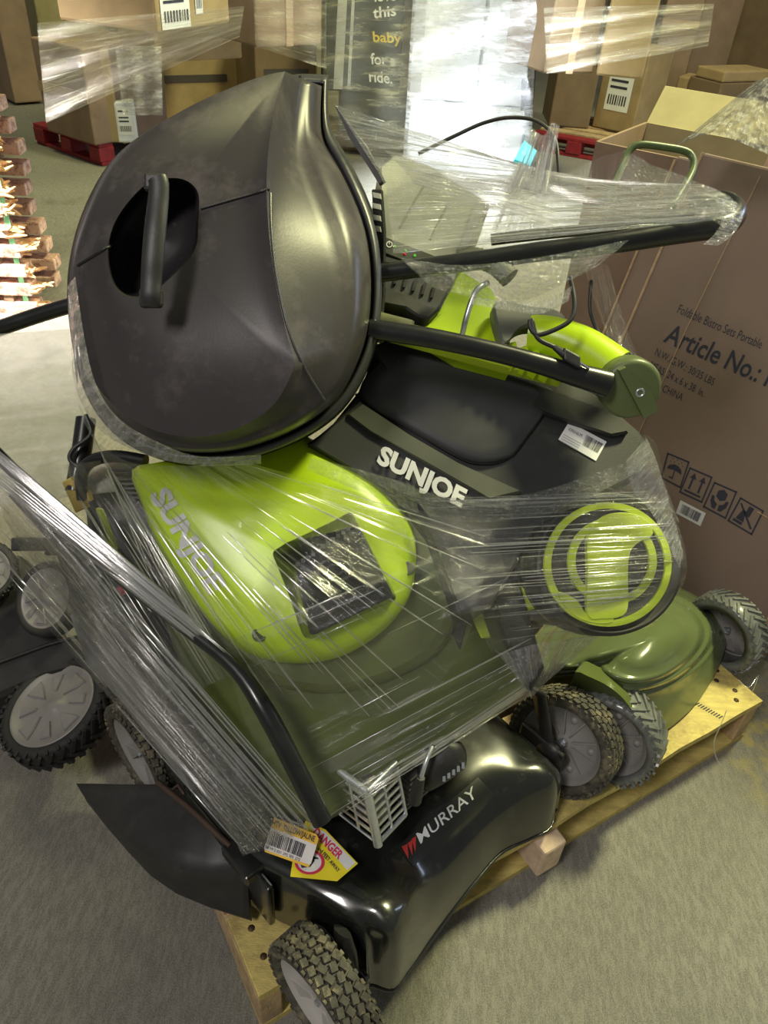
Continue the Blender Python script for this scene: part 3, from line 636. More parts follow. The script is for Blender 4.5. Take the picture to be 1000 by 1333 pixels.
# discharge chute: folded plastic sheet with a sloping shoulder
def slab(name, pts, t, m_, parent, reg='pile', bev=.0, extra=None):
    mb = MB(); P = [D(*p) for p in pts]; n = (P[1]-P[0]).cross(P[-1]-P[0]).normalized()
    if n.dot(ray(*pts[0][:2])) < 0: n = -n
    mb.prism(P, n*t, bev=bev)
    if extra: extra(mb)
    return fixnorm(obj(name, mb, m_, parent, reg=reg))
cz = lambda x, y, z: Z(x, y, z)
mb = MB(); top = [(99, 1020, .20), (120, 1020, .215), (160, 1021, .24), (208, 1021, .265), (240, 1030, .285), (280, 1068, .30), (318, 1108, .30)]
mid = [(110, 1038, .185), (135, 1062, .20), (165, 1090, .225), (200, 1115, .245), (235, 1130, .26), (275, 1137, .265), (322, 1134, .265)]
low = [(113, 1044, .165), (140, 1078, .17), (166, 1108, .175), (196, 1140, .175), (228, 1162, .175), (272, 1180, .175), (325, 1197, .17)]
rows = [[cz(*q) for q in r_] for r_ in (top, mid, low)]
def cf(u, v):
    x = u*6; i = min(5, int(x)); f_ = x-i
    pr = [r_[i].lerp(r_[i+1], f_) for r_ in rows]
    return (pr[0]*(1-v)**2+pr[1]*2*v*(1-v)*1+pr[2]*v*v) if False else (pr[0].lerp(pr[1], v*2) if v < .5 else pr[1].lerp(pr[2], v*2-1))
mb.grid(cf, 25, 9); g = len(mb.v); inner = [p-Zk*.012+mM*.004 for p in mb.v]; fs = list(mb.f); mb.add(inner, [tuple(reversed(f)) for f in fs], True)
for j in range(8):
    for i in (0, 24): q = j*25+i; mb.f.append((q, q+25, q+25+g, q+g)); mb.sm.append(False)
for i in range(24):
    for j in (0, 8): q = j*25+i; mb.f.append((q, q+1, q+1+g, q+g)); mb.sm.append(False)
ch = obj('discharge_chute', mb, M_bplast, mur, reg='pile')
mb = MB(); mb.tube([cz(205, 1018, .29), cz(250, 1055, .315), cz(300, 1102, .32)], .005); mb.tube([cz(225, 1028, .30), cz(232, 1022, .315), cz(240, 1034, .31)], .003, n=8); obj('hinge_rod', mb, mat('rusty_rod', (.09, .06, .045), .6, .5), mur)
mb = MB(); mb.box(cz(318, 1118, .31), mM*.02, mF*.035, Zk*.012, bev=.004); mb.box(cz(330, 1150, .25), mM*.006, mF*.05, Zk*.06, bev=.004); obj('hinge_bracket', mb, M_blk, mur)
# engine: crankcase, cylinder with fins, muffler guard, air filter, plug wire
mb = MB(); mb.lathe(MP(.62, -.66, .30), Zk, [(.17, 0), (.17, .03), (.15, .06), (.14, .12), (.12, .15), (0, .16)], n=48); obj('engine', mb, M_bplast, mur)
mb = MB()
for i in range(7): mb.box(MP(.60, -.47, .335+i*.014), mM*.055, mF*.045, Zk*.003)
mb.box(MP(.60, -.48, .38), mM*.035, mF*.04, Zk*.05, bev=.01); obj('cylinder_fins', mb, mat('cast_alloy', (.35, .35, .34), .45, .8, scale=30), mur)
# muffler guard in the frame of the photograph: slotted box, front and left faces
def guard():
    g0, gx, gy, gz = D(492, 1098, 1.135), (D(528, 1060, 1.175)-D(492, 1098, 1.135)), (D(443, 1060, 1.17)-D(492, 1098, 1.135)), (D(478, 1030, 1.10)-D(492, 1098, 1.135))
    mb = MB(); r_ = .0035
    P = lambda a, b, c: g0+gx*a+gy*b+gz*c
    def bar(p, q, w_=.0032): mb.tube([p, q], w_, n=6, flat=.5)
    def strip(a, b, w_): q = w_.normalized()*.0024; t = (b-a).cross(w_).normalized()*.0012; mb.box((a+b)/2, (b-a)/2, q, t)
    def plate(A, B_, C_, D_, n_, horiz=True):
        # rim and slats of one slotted face
        nn = (B_-A).cross(D_-A).normalized()
        for p, q in ((A, B_), (B_, C_), (C_, D_), (D_, A)): bar(p, q, .0045)
        for i in range(1, n_): strip(A.lerp(D_, i/n_), B_.lerp(C_, i/n_), D_-A)
        m1, m2 = A.lerp(B_, .5), D_.lerp(C_, .5); bar(m1, m2, .0035)
    plate(P(0, 0, 0), P(1, 0, 0), P(1, 0, 1), P(0, 0, 1), 7)
    plate(P(0, 0, 0), P(0, 1, 0), P(0, 1, 1), P(0, 0, 1), 6)
    mb.tube([P(0, 0, -.03), P(0, 0, 1.0)], .007, n=12)
    for q in ((1, 0), (0, 1)): mb.tube([P(0, 0, 1.0), P(*q, 1.0)], .006, n=8)
    obj('muffler_guard', mb, M_steel, mur, reg='pile')
    mb = MB(); mb.box(P(.5, .5, .45), gx*.36, gy*.34, gz*.40, bev=.01); obj('muffler', mb, mat('muffler_steel', (.30, .29, .27), .4, .9), mur)
guard()
af = [(543, 1005), (552, 975), (575, 962), (600, 966), (608, 985), (603, 1002), (575, 1022), (553, 1030)]
mb = MB()
ring = lambda k_, d_: [D(575+(x-575)*k_, 995+(y-995)*k_, d_) for x, y in af]
rr_ = [[D(*q) for q in smooth_px([(575+(x-575)*k_, 995+(y-995)*k_, d_) for x, y in af], 32)] for k_, d_ in ((.0, 1.115), (.55, 1.117), (.88, 1.122), (1.0, 1.14), (1.0, 1.20))]
mb.loft(rr_); obj('air_filter_cover', mb, M_bplast, mur, reg='pile')
mb = MB()
for i in range(5):
    a = (578+i*6.2, 1013-i*4.2)
    mb.box(D(a[0], a[1], 1.121), RT*.0022, UP*.004, FW*.003)
obj('vent_slots', mb, M_steel, mur)
mb = MB(); mb.tube([D(*q) for q in smooth_px([(563, 972, 1.10), (556, 988, 1.09), (549, 1010, 1.09), (544, 1026, 1.10), (540, 1038, 1.12)], 14, False)], .0032, n=8); obj('plug_wire', mb, M_steel, mur)
mb = MB(); mb.tube([D(548, 1012, 1.09), D(544, 1024, 1.10), D(540, 1042, 1.125)], [.006, .009, .010], n=12); obj('spark_plug_boot', mb, M_bplast, mur)
# lettering and stickers
S_mur = surf('pile')
Pd = lambda x, y, off=0: S_mur(x, y, off)
patch('decal', [(516, 1103), (622, 1012), (644, 1034), (538, 1128)], S_mur, mat('decal_black', (.02, .023, .02), .35), mur, off=.0008, sub=16)
lettering('lettering', 'MURRAY', (547, 1099), (621, 1036), (-6, -13), S_mur, mat('white_lettering', (.78, .79, .78), .4), mur, off=.0020, bold=.006)
for p_, q_, r_ in (((522, 1103), (530, 1099), (531, 1119)), ((530, 1098), (536, 1094), (536, 1115)), ((535, 1093), (541, 1089), (540, 1110))):
    poly('red_chevron', [p_, q_, r_], S_mur, mat('decal_red', (.55, .05, .04), .4), mur, off=.0026)
def sticker(name, label, pts, m_, cat='sticker'):
    mb = MB(); P = [S_mur(x, y, .004) for x, y in pts]
    if any(p is None for p in P): P = [D(x, y, 1.16) for x, y in pts]
    n_ = Vector((0, 0, 0))
    for i in range(1, len(P)-1): n_ += (P[i]-P[0]).cross(P[i+1]-P[0])
    n_.normalize()
    if n_.dot(FW) > 0: n_ = -n_
    mb.prism([p+n_*.001 for p in P], -n_*.0006); o = obj(name, mb, m_); tag(fixnorm(o), label, cat); return o, Plane(P[0]+n_*.0012, P[0]+n_*.0012+(P[1]-P[0]), P[0]+n_*.0012+(P[2]-P[0]))
# the stickers lie on planes through three of their corners
P_dg = Plane(Z(398, 1069, .352), Z(465, 1124, .350), Z(378, 1141, .350))
def plane_sticker(name, label, pts, Pl, m_, cat):
    P = [Pl(x, y) for x, y in pts]; mb = MB(); mb.prism(P, -Pl.n*.0008); o = obj(name, mb, m_); return tag(fixnorm(o), label, cat)
dg = plane_sticker('danger_sticker', 'yellow and white danger sticker with a red ringed hand on the black deck', [(398, 1068), (424, 1080), (466, 1124), (439, 1147), (378, 1141), (381, 1120)], P_dg, M_sticky, 'sticker')
def part_poly(name, pts, Pl, m_, par, off=.0006):
    mb = MB(); mb.add([Pl(x, y, off) for x, y in pts], [tuple(range(len(pts)))]); return obj(name, mb, m_, par)
part_poly('white_field', [(402, 1074), (424, 1083), (463, 1123), (452, 1133), (415, 1090)], P_dg, M_white, dg)
part_poly('yellow_corner', [(381, 1121), (396, 1132), (390, 1140), (380, 1139)], P_dg, M_sticky, dg)
lettering('lettering', 'DANGER', (406, 1085), (441, 1119), (7, -8), lambda x, y, o: P_dg(x, y, o), M_ruby, dg, off=.0012, bold=.03)
lettering('lettering', 'HANDS and FEET AWAY', (399, 1089), (440, 1136), (3, -4), lambda x, y, o: P_dg(x, y, o), M_ink, dg, off=.0012, bold=.02)
def ring_px(cx, cy, rx, ry, Pl, off, w_, n=28):
    vs = []; fs = []
    for i in range(n):
        t = 2*math.pi*i/n
        vs += [Pl(cx+math.cos(t)*rx, cy+math.sin(t)*ry, off), Pl(cx+math.cos(t)*rx*w_, cy+math.sin(t)*ry*w_, off)]
    for i in range(n): j = (i+1) % n; fs.append((2*i, 2*j, 2*j+1, 2*i+1))
    return vs, fs
mb = MB(); v_, f_ = ring_px(403, 1122, 19, 16, P_dg, .0010, .0, 28); mb.add(v_, f_); obj('white_disc', mb, M_white, dg)
mb = MB(); v_, f_ = ring_px(403, 1122, 19.5, 16.5, P_dg, .0014, .80, 28); mb.add(v_, f_); obj('red_ring', mb, M_ruby, dg)
mb = MB()
for q in range(4): mb.add([P_dg(395+q*3, 1121-q*2.0, .0018), P_dg(408+q*2, 1114-q*1.2+2*q, .0018), P_dg(409+q*2, 1116-q*1.2+2*q, .0018), P_dg(397+q*3, 1124-q*2.0, .0018)], [(0, 1, 2, 3)])
mb.add([P_dg(390, 1122, .0018), P_dg(400, 1113, .0018), P_dg(410, 1120, .0018), P_dg(404, 1128, .0018), P_dg(393, 1130, .0018)], [(0, 1, 2, 3, 4)]); obj('hand_print', mb, M_ink, dg)
P_bc = Plane(Z(356, 1064, .372), Z(414, 1088, .370), Z(344, 1107, .358))
bc = plane_sticker('barcode_tag', 'white barcode tag with an orange-yellow band overlapping the danger sticker', [(357, 1064), (412, 1086), (415, 1092), (405, 1124), (400, 1128), (345, 1108), (344, 1103)], P_bc, mat('tag_white', (.80, .76, .74), .5), 'tag')
part_poly('yellow_band', [(357, 1064), (412, 1086), (415, 1092), (412, 1100), (353, 1077)], P_bc, M_orange, bc)
part_poly('orange_edge', [(344, 1106), (345, 1109), (401, 1129), (404, 1126)], P_bc, M_orange, bc)
lettering('lettering', 'HTV  YELLOW/JAUNE', (354, 1074), (409, 1096), (2, -7), lambda x, y, o: P_bc(x, y, o), M_ink, bc, off=.0012, bold=.02)
barcode([(350, 1080), (400, 1100), (394, 1117), (346, 1098)], lambda x, y, o: P_bc(x, y, o), M_ink, bc, off=.001)
lettering('lettering', '58 19 2 021 292 501 272', (345, 1104), (390, 1121), (1, -3.5), lambda x, y, o: P_bc(x, y, o), M_ink, bc, off=.0012)
# ================================================================== olive mower at the right
omr = thing('olive_mower', 'glossy olive green electric mower with swept ridges at the right end of the pallet', 'lawn mower', tuple(Z(820, 940, .14)))
L0 = [(690, 905, 1.62), (745, 838, 1.72), (800, 795, 1.85), (860, 764, 1.95), (905, 776, 1.90), (938, 802, 1.80), (944, 838, 1.72), (930, 878, 1.66), (902, 920, 1.60), (866, 952, 1.56), (836, 968, 1.53), (818, 935, 1.52), (795, 908, 1.51), (745, 895, 1.54)]
def inner(L, cx, cy, k_, dz, sk=0):
    c = np.linalg.lstsq(np.array([(q[0], q[1], 1) for q in L]), np.array([q[2] for q in L]), rcond=None)[0]; out = []
    for x, y, d in L:
        X, Y = cx+(x-cx)*k_, cy+(y-cy)*k_+sk; out.append((X, Y, c[0]*X+c[1]*Y+c[2]+(d-c[0]*x-c[1]*y-c[2])*k_**4-dz))
    return out
BT = [(672, 898, .16), (702, 822, .16), (778, 776, .16), (862, 766, .16), (908, 777, .16), (940, 803, .16), (945, 838, .16), (931, 878, .15), (903, 920, .15), (866, 952, .15), (836, 969, .15), (824, 945, .16), (800, 915, .17), (745, 895, .17)]
SH = [(682, 880, .21), (708, 815, .205), (780, 768, .20), (862, 762, .19), (903, 774, .19), (932, 802, .19), (936, 830, .19), (918, 861, .205), (885, 888, .235), (850, 903, .27), (815, 908, .29), (785, 902, .29), (762, 890, .28), (748, 880, .25)]
def zring(L, k_=1.0, dz=0.0, zc=.245): return [Z(x, y, z) for x, y, z in smooth_px([(848+(x-848)*k_, 832+(y-832)*k_, zc+(z-zc)*k_**2+dz) for x, y, z in L], 96)]
mixl = lambda A, B_, t: [tuple(lerp(a[i], b[i], t) for i in range(3)) for a, b in zip(A, B_)]
rings = [zring(BT), zring(mixl(BT, SH, .35), 1.012), zring(mixl(BT, SH, .75), 1.012), zring(SH, 1.0), zring(SH, .975, .010), zring(SH, .94, .008), zring(SH, .91, .016), zring(SH, .87, .038), zring(SH, .84, .044), zring(SH, .80, .042), zring(SH, .76, .056), zring(SH, .71, .074), zring(SH, .66, .078), zring(SH, .61, .080), zring(SH, .5, .098), zring(SH, .35, .112), zring(SH, .18, .120), zring(SH, .05, .122)]
mb = MB(); mb.loft(rings, cap1=True); obj('deck', mb, M_olive2, omr, reg='pile')
# the arched wheel housing in the lower left of that deck
mb = MB(); arch = [(738, 900, 1.50), (745, 885, 1.47), (750, 874, 1.455), (765, 880, 1.45), (790, 892, 1.45), (812, 910, 1.45), (828, 935, 1.46), (834, 962, 1.50)]
A1 = [D(*q) for q in smooth_px(arch, 24, False)]; A2 = [D(x+10, y-14, d+.07) for x, y, d in smooth_px(arch, 24, False)]; A3 = [D(x-4, y+30, d+.10) for x, y, d in smooth_px(arch, 24, False)]
for Q in (A2, A3): mb.add(A1+Q, [(i, i+1, 25+i, 24+i) for i in range(23)], True)
obj('wheel_housing', mb, M_olive, omr, reg='pile')
wheel(D(795, 955, 1.535), (MP(-1, .2, .2)), .103, .07, omr, tread='chevron', style='spoke', mt=mat('tyre_filmed', (.16, .17, .16), .35, amt=.5, scale=30, coat=.4), up=mF)
wheel(D(944, 822, 1.80), (MP(1, .15, 0)), .095, .06, omr, tread='chevron', style='disc', mt=_m['tyre_filmed'], up=mF)
wheel(D(736, 800, 2.0), (MP(-1, .15, 0)), .095, .06, omr, tread='chevron', style='disc', up=mF)
# ================================================================== olive mower in the middle with the lime motor cover
def loftpx(name, base, cx, cy, prof, m_, parent, n=72, reg='pile', cap0=False, cap1=True, smooth=True):
    rings = [[D(*q) for q in smooth_px(inner(base, cx, cy, k_, dz), n)] for k_, dz in prof]
    mb = MB(); mb.loft(rings, smooth, cap0, cap1); return fixnorm(obj(name, mb, m_, parent, reg=reg))
mid = thing('electric_mower', 'olive electric mower with a lime motor cover lying under stretch film, mid pile', 'lawn mower', tuple(Z(500, 950, .3)))
O0 = [(215, 640, 1.24), (205, 760, 1.26), (240, 880, 1.26), (300, 985, 1.25), (360, 1050, 1.24), (425, 1068, 1.22), (520, 1010, 1.22), (610, 955, 1.24), (688, 890, 1.28), (668, 800, 1.30), (625, 720, 1.30), (560, 650, 1.28), (420, 590, 1.28), (300, 600, 1.26)]
loftpx('deck', O0, 450, 840, ((1.0, .0), (1.0, .04), (.97, .075), (.92, .09), (.86, .092), (.84, .105), (.6, .13), (.3, .14), (.02, .14)), M_olive, mid, n=96)
# raised collar ring round the motor
loftpx('motor_collar', [(250, 700, 1.14), (262, 800, 1.13), (330, 880, 1.12), (440, 905, 1.12), (560, 860, 1.13), (602, 780, 1.15), (590, 690, 1.16), (480, 620, 1.16), (330, 620, 1.15)], 430, 760, ((1.0, -.05), (1.0, 0), (.96, .025), (.9, .03)), M_olive, mid)
LIM = [(172, 612, 1.13), (186, 660, 1.115), (205, 710, 1.105), (240, 770, 1.10), (283, 820, 1.09), (322, 850, 1.085), (370, 863, 1.08), (425, 860, 1.08), (470, 842, 1.085), (512, 808, 1.09), (537, 765, 1.10), (541, 702, 1.12), (520, 660, 1.13), (480, 618, 1.14), (430, 585, 1.15), (370, 560, 1.16), (290, 580, 1.15), (215, 600, 1.14)]
cov = loftpx('motor_cover', LIM, 370, 725, ((1.0, -.06), (1.0, 0), (.985, .014), (.95, .028), (.88, .040), (.75, .050), (.55, .058), (.3, .062), (.02, .063)), M_lime, mid, n=96)
for x, y in ((338, 826), (531, 740)):
    mb = MB(); s_ = surf('pile')(x, y, .0008); n_ = -ray(x, y).normalized(); mb.lathe(s_, n_, [(.0, .0), (.006, .0)], n=16); mb.lathe(s_, n_, [(.006, .0), (.0085, .0015), (.010, 0)], n=16); obj('screw_hole', mb, mat('hole_dark', (.05, .07, .01), .7), cov)
# black battery hatch box standing out of the cover
bt = [(352, 716, 1.035), (455, 668, 1.045), (470, 677, 1.03), (513, 777, 1.02), (411, 830, 1.005), (395, 822, 1.0)]
bt2 = [(378, 738, .995), (462, 690, 1.005), (508, 772, .995), (414, 822, .985), (409, 812, .985)]
P4 = [D(347, 714, 1.06), D(458, 665, 1.075), D(518, 780, 1.045), D(397, 833, 1.03)]
T4 = [D(381, 734, 1.010), D(467, 682, 1.022), D(513, 776, 1.012), D(404, 829, 1.0)]
mb = MB()
def rq(Q, r_, n=5):
    """rounded quad outline"""
    out = []
    for i in range(4):
        p, a, b = Q[i], Q[i-1], Q[(i+1) % 4]; da = (a-p).normalized()*r_; db = (b-p).normalized()*r_
        for k_ in range(n): t = k_/(n-1); out.append((p+da)*(1-t)**2+p*2*t*(1-t)+(p+db)*t*t)
    return out
rings = [rq([p+FW*.03 for p in P4], .008), rq(P4, .008), rq(T4, .008)]
c4 = sum(T4, Vector())/4; rings.append([p+(c4-p)*.05-FW*.004 for p in rings[-1]]); rings.append([p+(c4-p)*.10-FW*.004 for p in rings[2]])
rings.append([p+(c4-p)*.12-FW*.002 for p in rings[2]])
mb.loft(rings, smooth=False, cap1=True); hb = fixnorm(obj('battery_hatch', mb, mat('gloss_black', (.008, .009, .008), .2, amt=.2, scale=20, coat=.2, dirt=(.09, .085, .04), dscale=20, dth=(.62, .75), damt=.5), mid, reg='pile'))
S = surf('pile')
mb = MB()
for i in range(11): mb.box(S(388+i*6.6, 735-i*4.5, .002) or D(388, 735, 1), RT*.0022, UP*.0025, FW*.001)
obj('grip_dots', mb, M_char2, hb)
mb = MB(); v_, f_ = [], []
Sx = lambda x, y, o: S(x, y, o)
v_, f_ = ring_px(436, 742, 24, 15, Sx, .0012, .86); mb.add(v_, f_, True)
v_, f_ = ring_px(436, 742, 12, 7, Sx, .0012, .8); mb.add(v_, f_, True); obj('embossed_ring', mb, mat('emboss_black', (.03, .032, .028), .3), hb)
lettering('lettering', 'SUNJOE', (196, 645), (274, 774), (21, -12), S, M_logo, cov, off=.0014, bold=.045, label='pale grey lettering down the lime cover')
# ================================================================== charcoal mower body behind, its name plate and label
cha = thing('battery_mower', 'charcoal and lime battery mower lying on its side behind the grass box, white product label', 'lawn mower', tuple(Z(700, 700, .4)))
PB = dplane((490, 590, 1.13), (800, 600, 1.19), (640, 450, 1.22))
def bodydepth(x, y, off=0): return PB(x, y, off)
def onpl(Pl, pts, n, k_=1.0, c=None, off=0.0, close=True):
    q = smooth_px([(x, y) for x, y in pts], n, close)
    if c: q = [(c[0]+(x-c[0])*k_, c[1]+(y-c[1])*k_) for x, y in q]
    return [Pl(x, y, off) for x, y in q]
def slabpx(name, pts, Pl, t, m_, parent, bev=.004, reg='pile', smoothn=0, off=0.0, crown=0, c=None, smooth=False):
    P = [Pl(x, y, off) for x, y in pts] if not smoothn else onpl(Pl, pts, smoothn, off=off)
    n_ = len(P); cc = sum(P, Vector())/n_
    mb = MB(); rings = [[p-Pl.n*t for p in P], [p-Pl.n*bev for p in P], [p+(cc-p).normalized()*bev for p in P]]
    if crown:
        for k_ in (.8, .55, .3, .02): rings.append([p+(cc-p)*(1-k_)+Pl.n*crown*(1-k_*k_) for p in P])
    mb.loft(rings, smooth or bool(crown)); mb.add(rings[-1], [tuple(range(n_))]); mb.add(rings[0], [tuple(range(n_))]); return fixnorm(obj(name, mb, m_, parent, reg=reg))
slabpx('body', [(400, 576), (430, 555), (470, 505), (490, 452), (520, 425), (600, 440), (700, 468), (782, 515), (836, 562), (852, 588), (842, 612), (790, 640), (700, 690), (640, 790), (600, 800), (560, 700), (520, 652), (450, 610)], PB, .16, M_char, cha, bev=.006)
# raised central hatch with a rounded lower edge, between two grooves
slabpx('hatch_cover', [(470, 515), (492, 470), (520, 452), (640, 480), (720, 505), (714, 530), (680, 578), (668, 592), (650, 598), (630, 600), (600, 592), (540, 560)], PB, .02, M_char2, cha, bev=.005, off=.012, smoothn=64, crown=.006)
mb = MB(); pts = smooth_px([(463, 513), (530, 556), (600, 597), (632, 604), (655, 600), (668, 588), (695, 552)], 40, False)
mb.tube([PB(x, y, .002) for x, y in pts], .0022, n=6); obj('groove', mb, mat('groove_black', (.006, .006, .006), .5), cha)
# sloping name panel below the groove, its outer edge rounded over
slabpx('name_panel', [(402, 577), (440, 545), (466, 520), (530, 562), (598, 602), (680, 640), (664, 664), (610, 660), (560, 656), (520, 645), (450, 606)], PB, .03, M_char2, cha, bev=.005, off=.010)
slabpx('bevel_strip', [(470, 524), (530, 563), (600, 604), (680, 640), (640, 650), (560, 606), (480, 560), (452, 538)], PB, .01, mat('satin_grey_plastic', (.075, .08, .06), .38, amt=.12, scale=12), cha, bev=.004, off=.0165)
slabpx('top_ledge', [(480, 448), (520, 440), (610, 470), (700, 500), (780, 530), (820, 562), (800, 566), (720, 540), (640, 510), (560, 490), (500, 480)], PB, .02, M_char, cha, bev=.005, off=.014)
S = surf('pile'); SP = lambda x, y, o: PB(x, y, .0115+o)
lettering('lettering', 'SUNJOE', (490, 601), (601, 660), (8, -21), lambda x, y, o: PB(x, y, .013+o), M_logo, cha, off=.0045, bold=.045, label='pale grey lettering on the charcoal panel')
lb = [(741, 549), (790, 575), (776, 600), (727, 572)]
part_poly('product_label', lb, lambda x, y, o: PB(x, y, .001+o), M_white, cha)
lbo = [o for o in cha.children if o.name.startswith('product_label')][0]
barcode([(764, 566), (786, 578), (779, 590), (758, 579)], lambda x, y, o: PB(x, y, .001+o), M_ink, lbo, off=.0012)
lettering('lettering', 'iON16LM', (740, 560), (757, 569), (1.6, -3.6), lambda x, y, o: PB(x, y, .001+o), M_ink, lbo, off=.0012)
mb = MB()
for i in range(4):
    a, b = (734-i*1.5, 565+i*2.6), (757-i*1.6, 577+i*2.8); mb.add([PB(a[0], a[1], .0022), PB(b[0], b[1], .0022), PB(b[0]-.5, b[1]+1, .0022), PB(a[0]-.5, a[1]+1, .0022)], [(0, 1, 2, 3)])
obj('small_print', mb, M_grey, lbo)
# dark arm towards the big wheel, lime glimpses on the underside
PA = dplane((540, 680, 1.17), (700, 680, 1.20), (640, 800, 1.17))
slabpx('wheel_arm', [(545, 672), (640, 655), (740, 650), (780, 690), (780, 790), (740, 815), (700, 800), (660, 770), (610, 755), (570, 730)], PA, .10, M_char, cha, bev=.006, crown=.01)
slabpx('lime_rib', [(585, 745), (604, 742), (630, 800), (640, 830), (622, 836), (600, 810), (590, 790)], PA, .03, M_lime2, cha, bev=.004, off=-.005)
slabpx('lime_rib', [(622, 700), (652, 745), (700, 748), (706, 790), (690, 795), (650, 770), (620, 730)], PA, .02, M_lime2, cha, bev=.004, off=.006)
slabpx('dark_rib', [(548, 668), (575, 690), (600, 730), (610, 800), (600, 850), (575, 800), (552, 740)], PA, .04, M_bplast, cha, bev=.005, off=.012)
slabpx('dark_rib', [(600, 690), (660, 700), (690, 800), (710, 870), (694, 900), (664, 840), (640, 770)], PA, .03, M_bplast, cha, bev=.005, off=.016)
# big wheel with the lime ring emblem
PW = dplane((800, 735, 1.14), (880, 735, 1.165), (800, 650, 1.155))
wc = PW(797, 733); wx = (PW(891, 733)-wc); wy = (PW(797, 640)-wc)
def wring(rx, h_, n=64, cx=0, cy=0): return [wc+wx*(cx+rx*math.cos(2*math.pi*i/n))+wy*(cy+rx*math.sin(2*math.pi*i/n))+PW.n*h_ for i in range(n)]
mb = MB(); mb.loft([wring(.7, -.065), wring(.98, -.062), wring(1.0, -.045), wring(1.0, -.008), wring(.985, 0), wring(.94, .001), wring(.92, -.004), wring(.5, -.004), wring(.02, -.004)], True); bw_ = fixnorm(obj('drive_wheel', mb, M_bplast, cha, reg='pile'))
def annul(name, r0, r1, cx, cy, h_, m_, asp=1.0, t=.004):
    mb = MB(); R_ = lambda r, hh: [wc+wx*(cx+r*asp*math.cos(2*math.pi*i/64))+wy*(cy+r*math.sin(2*math.pi*i/64))+PW.n*hh for i in range(64)]
    mb.loft([R_(r1, h_-t), R_(r1, h_), R_(r0, h_), R_(r0, h_-t)], False); return fixnorm(obj(name, mb, m_, bw_, reg='pile'))
annul('emblem_ring', .765, .855, -.055, -.01, .004, M_lime2)
annul('emblem_ring', .50, .60, .0, .03, .003, M_lime2)
blob = [(768, 690), (790, 670), (822, 668), (846, 680), (850, 697), (836, 703), (822, 716), (818, 740), (818, 790), (808, 803), (785, 806), (765, 800), (765, 740), (764, 710)]
slabpx('emblem_bar', blob, PW, .006, M_lime2, bw_, bev=.001, off=.006, smoothn=56)
slabpx('emblem_bar', [(726, 770), (750, 780), (766, 800), (800, 806), (790, 812), (760, 808), (738, 792)], PW, .006, M_lime2, bw_, bev=.001, off=.005, smoothn=36)
# ================================================================== grass box on top of the pile
gc = thing('grass_box', 'large scuffed black grass collection box with a carrying handle on top of the pile', 'grass box', tuple(D(300, 600, 1.0)))
n = 96
# three outlines: the lid's face edge, the shoulder crease, the rim
FACE = [(371, 93, .985), (358, 135, .955), (349, 190, .93), (346, 247, .905), (351, 320, .89), (364, 400, .88), (384, 476, .88), (362, 528, .895), (312, 560, .91), (255, 572, .92), (195, 562, .93), (145, 528, .94), (112, 485, .95), (97, 430, .96), (90, 362, .965), (104, 290, .965), (136, 213, .97), (188, 172, .975), (255, 133, .98), (322, 105, .985), (352, 96, .987)]
MIDL = [(395, 103, 1.05), (390, 140, 1.04), (387, 185, 1.02), (398, 226, .985), (440, 310, .955), (450, 395, .945), (444, 460, .935), (415, 520, .93), (350, 560, .935), (285, 582, .94), (215, 578, .945), (156, 548, .955), (112, 500, .97), (97, 430, .985), (92, 362, .99), (106, 291, .995), (140, 216, 1.0), (192, 176, 1.005), (258, 137, 1.01), (326, 110, 1.03), (362, 100, 1.04)]
RIM = [(419, 112, 1.12), (417, 146, 1.11), (418, 184, 1.09), (440, 214, 1.07), (481, 300, 1.045), (485, 395, 1.03), (474, 458, 1.015), (438, 527, .995), (375, 566, .985), (302, 590, .98), (225, 590, .98), (160, 560, .99), (120, 505, 1.02), (106, 430, 1.04), (102, 362, 1.06), (116, 294, 1.08), (150, 222, 1.09), (200, 183, 1.10), (264, 147, 1.11), (330, 122, 1.12), (380, 110, 1.125)]
def dense_loop(L, per=6, corners=(0,)):
    P = [np.array(p, float) for p in L]; m_ = len(P); out = []; fix = []
    for i in range(m_):
        for k_ in range(per): out.append(P[i]+(P[(i+1) % m_]-P[i])*k_/per); fix.append(i in corners and k_ == 0)
    Q = np.array(out); fix = np.array(fix)
    for _ in range(10):
        R_ = (np.roll(Q, 1, 0)+np.roll(Q, -1, 0)+2*Q)/4; R_[fix] = Q[fix]; Q = R_
    return [tuple(q) for q in Q]
Fd, Md, Rd = dense_loop(FACE, corners=(0, 6)), dense_loop(MIDL), dense_loop(RIM, corners=(0,)); nn = len(Fd)
cxf, cyf = 235, 350
def facepx(k_, i):
    p = Fd[i]; return (cxf+(p[0]-cxf)*k_, cyf+(p[1]-cyf)*k_)
def facedepth(x, y, k_): return .845 + .10*k_**2.2*1.0
def fring(k_, i):
    x, y = facepx(k_, i); d0 = Fd[i][2]; dc = .86
    return D(x, y, dc+(d0-dc)*k_**1.8)
# handle opening outline (pixels)
HOLE = [(145, 300), (160, 272), (185, 244), (205, 234), (232, 232), (250, 240), (259, 256), (258, 290), (256, 318), (244, 340), (222, 362), (200, 380), (175, 388), (155, 380), (144, 360), (140, 330)]
Hd = smooth_px(HOLE, nn)
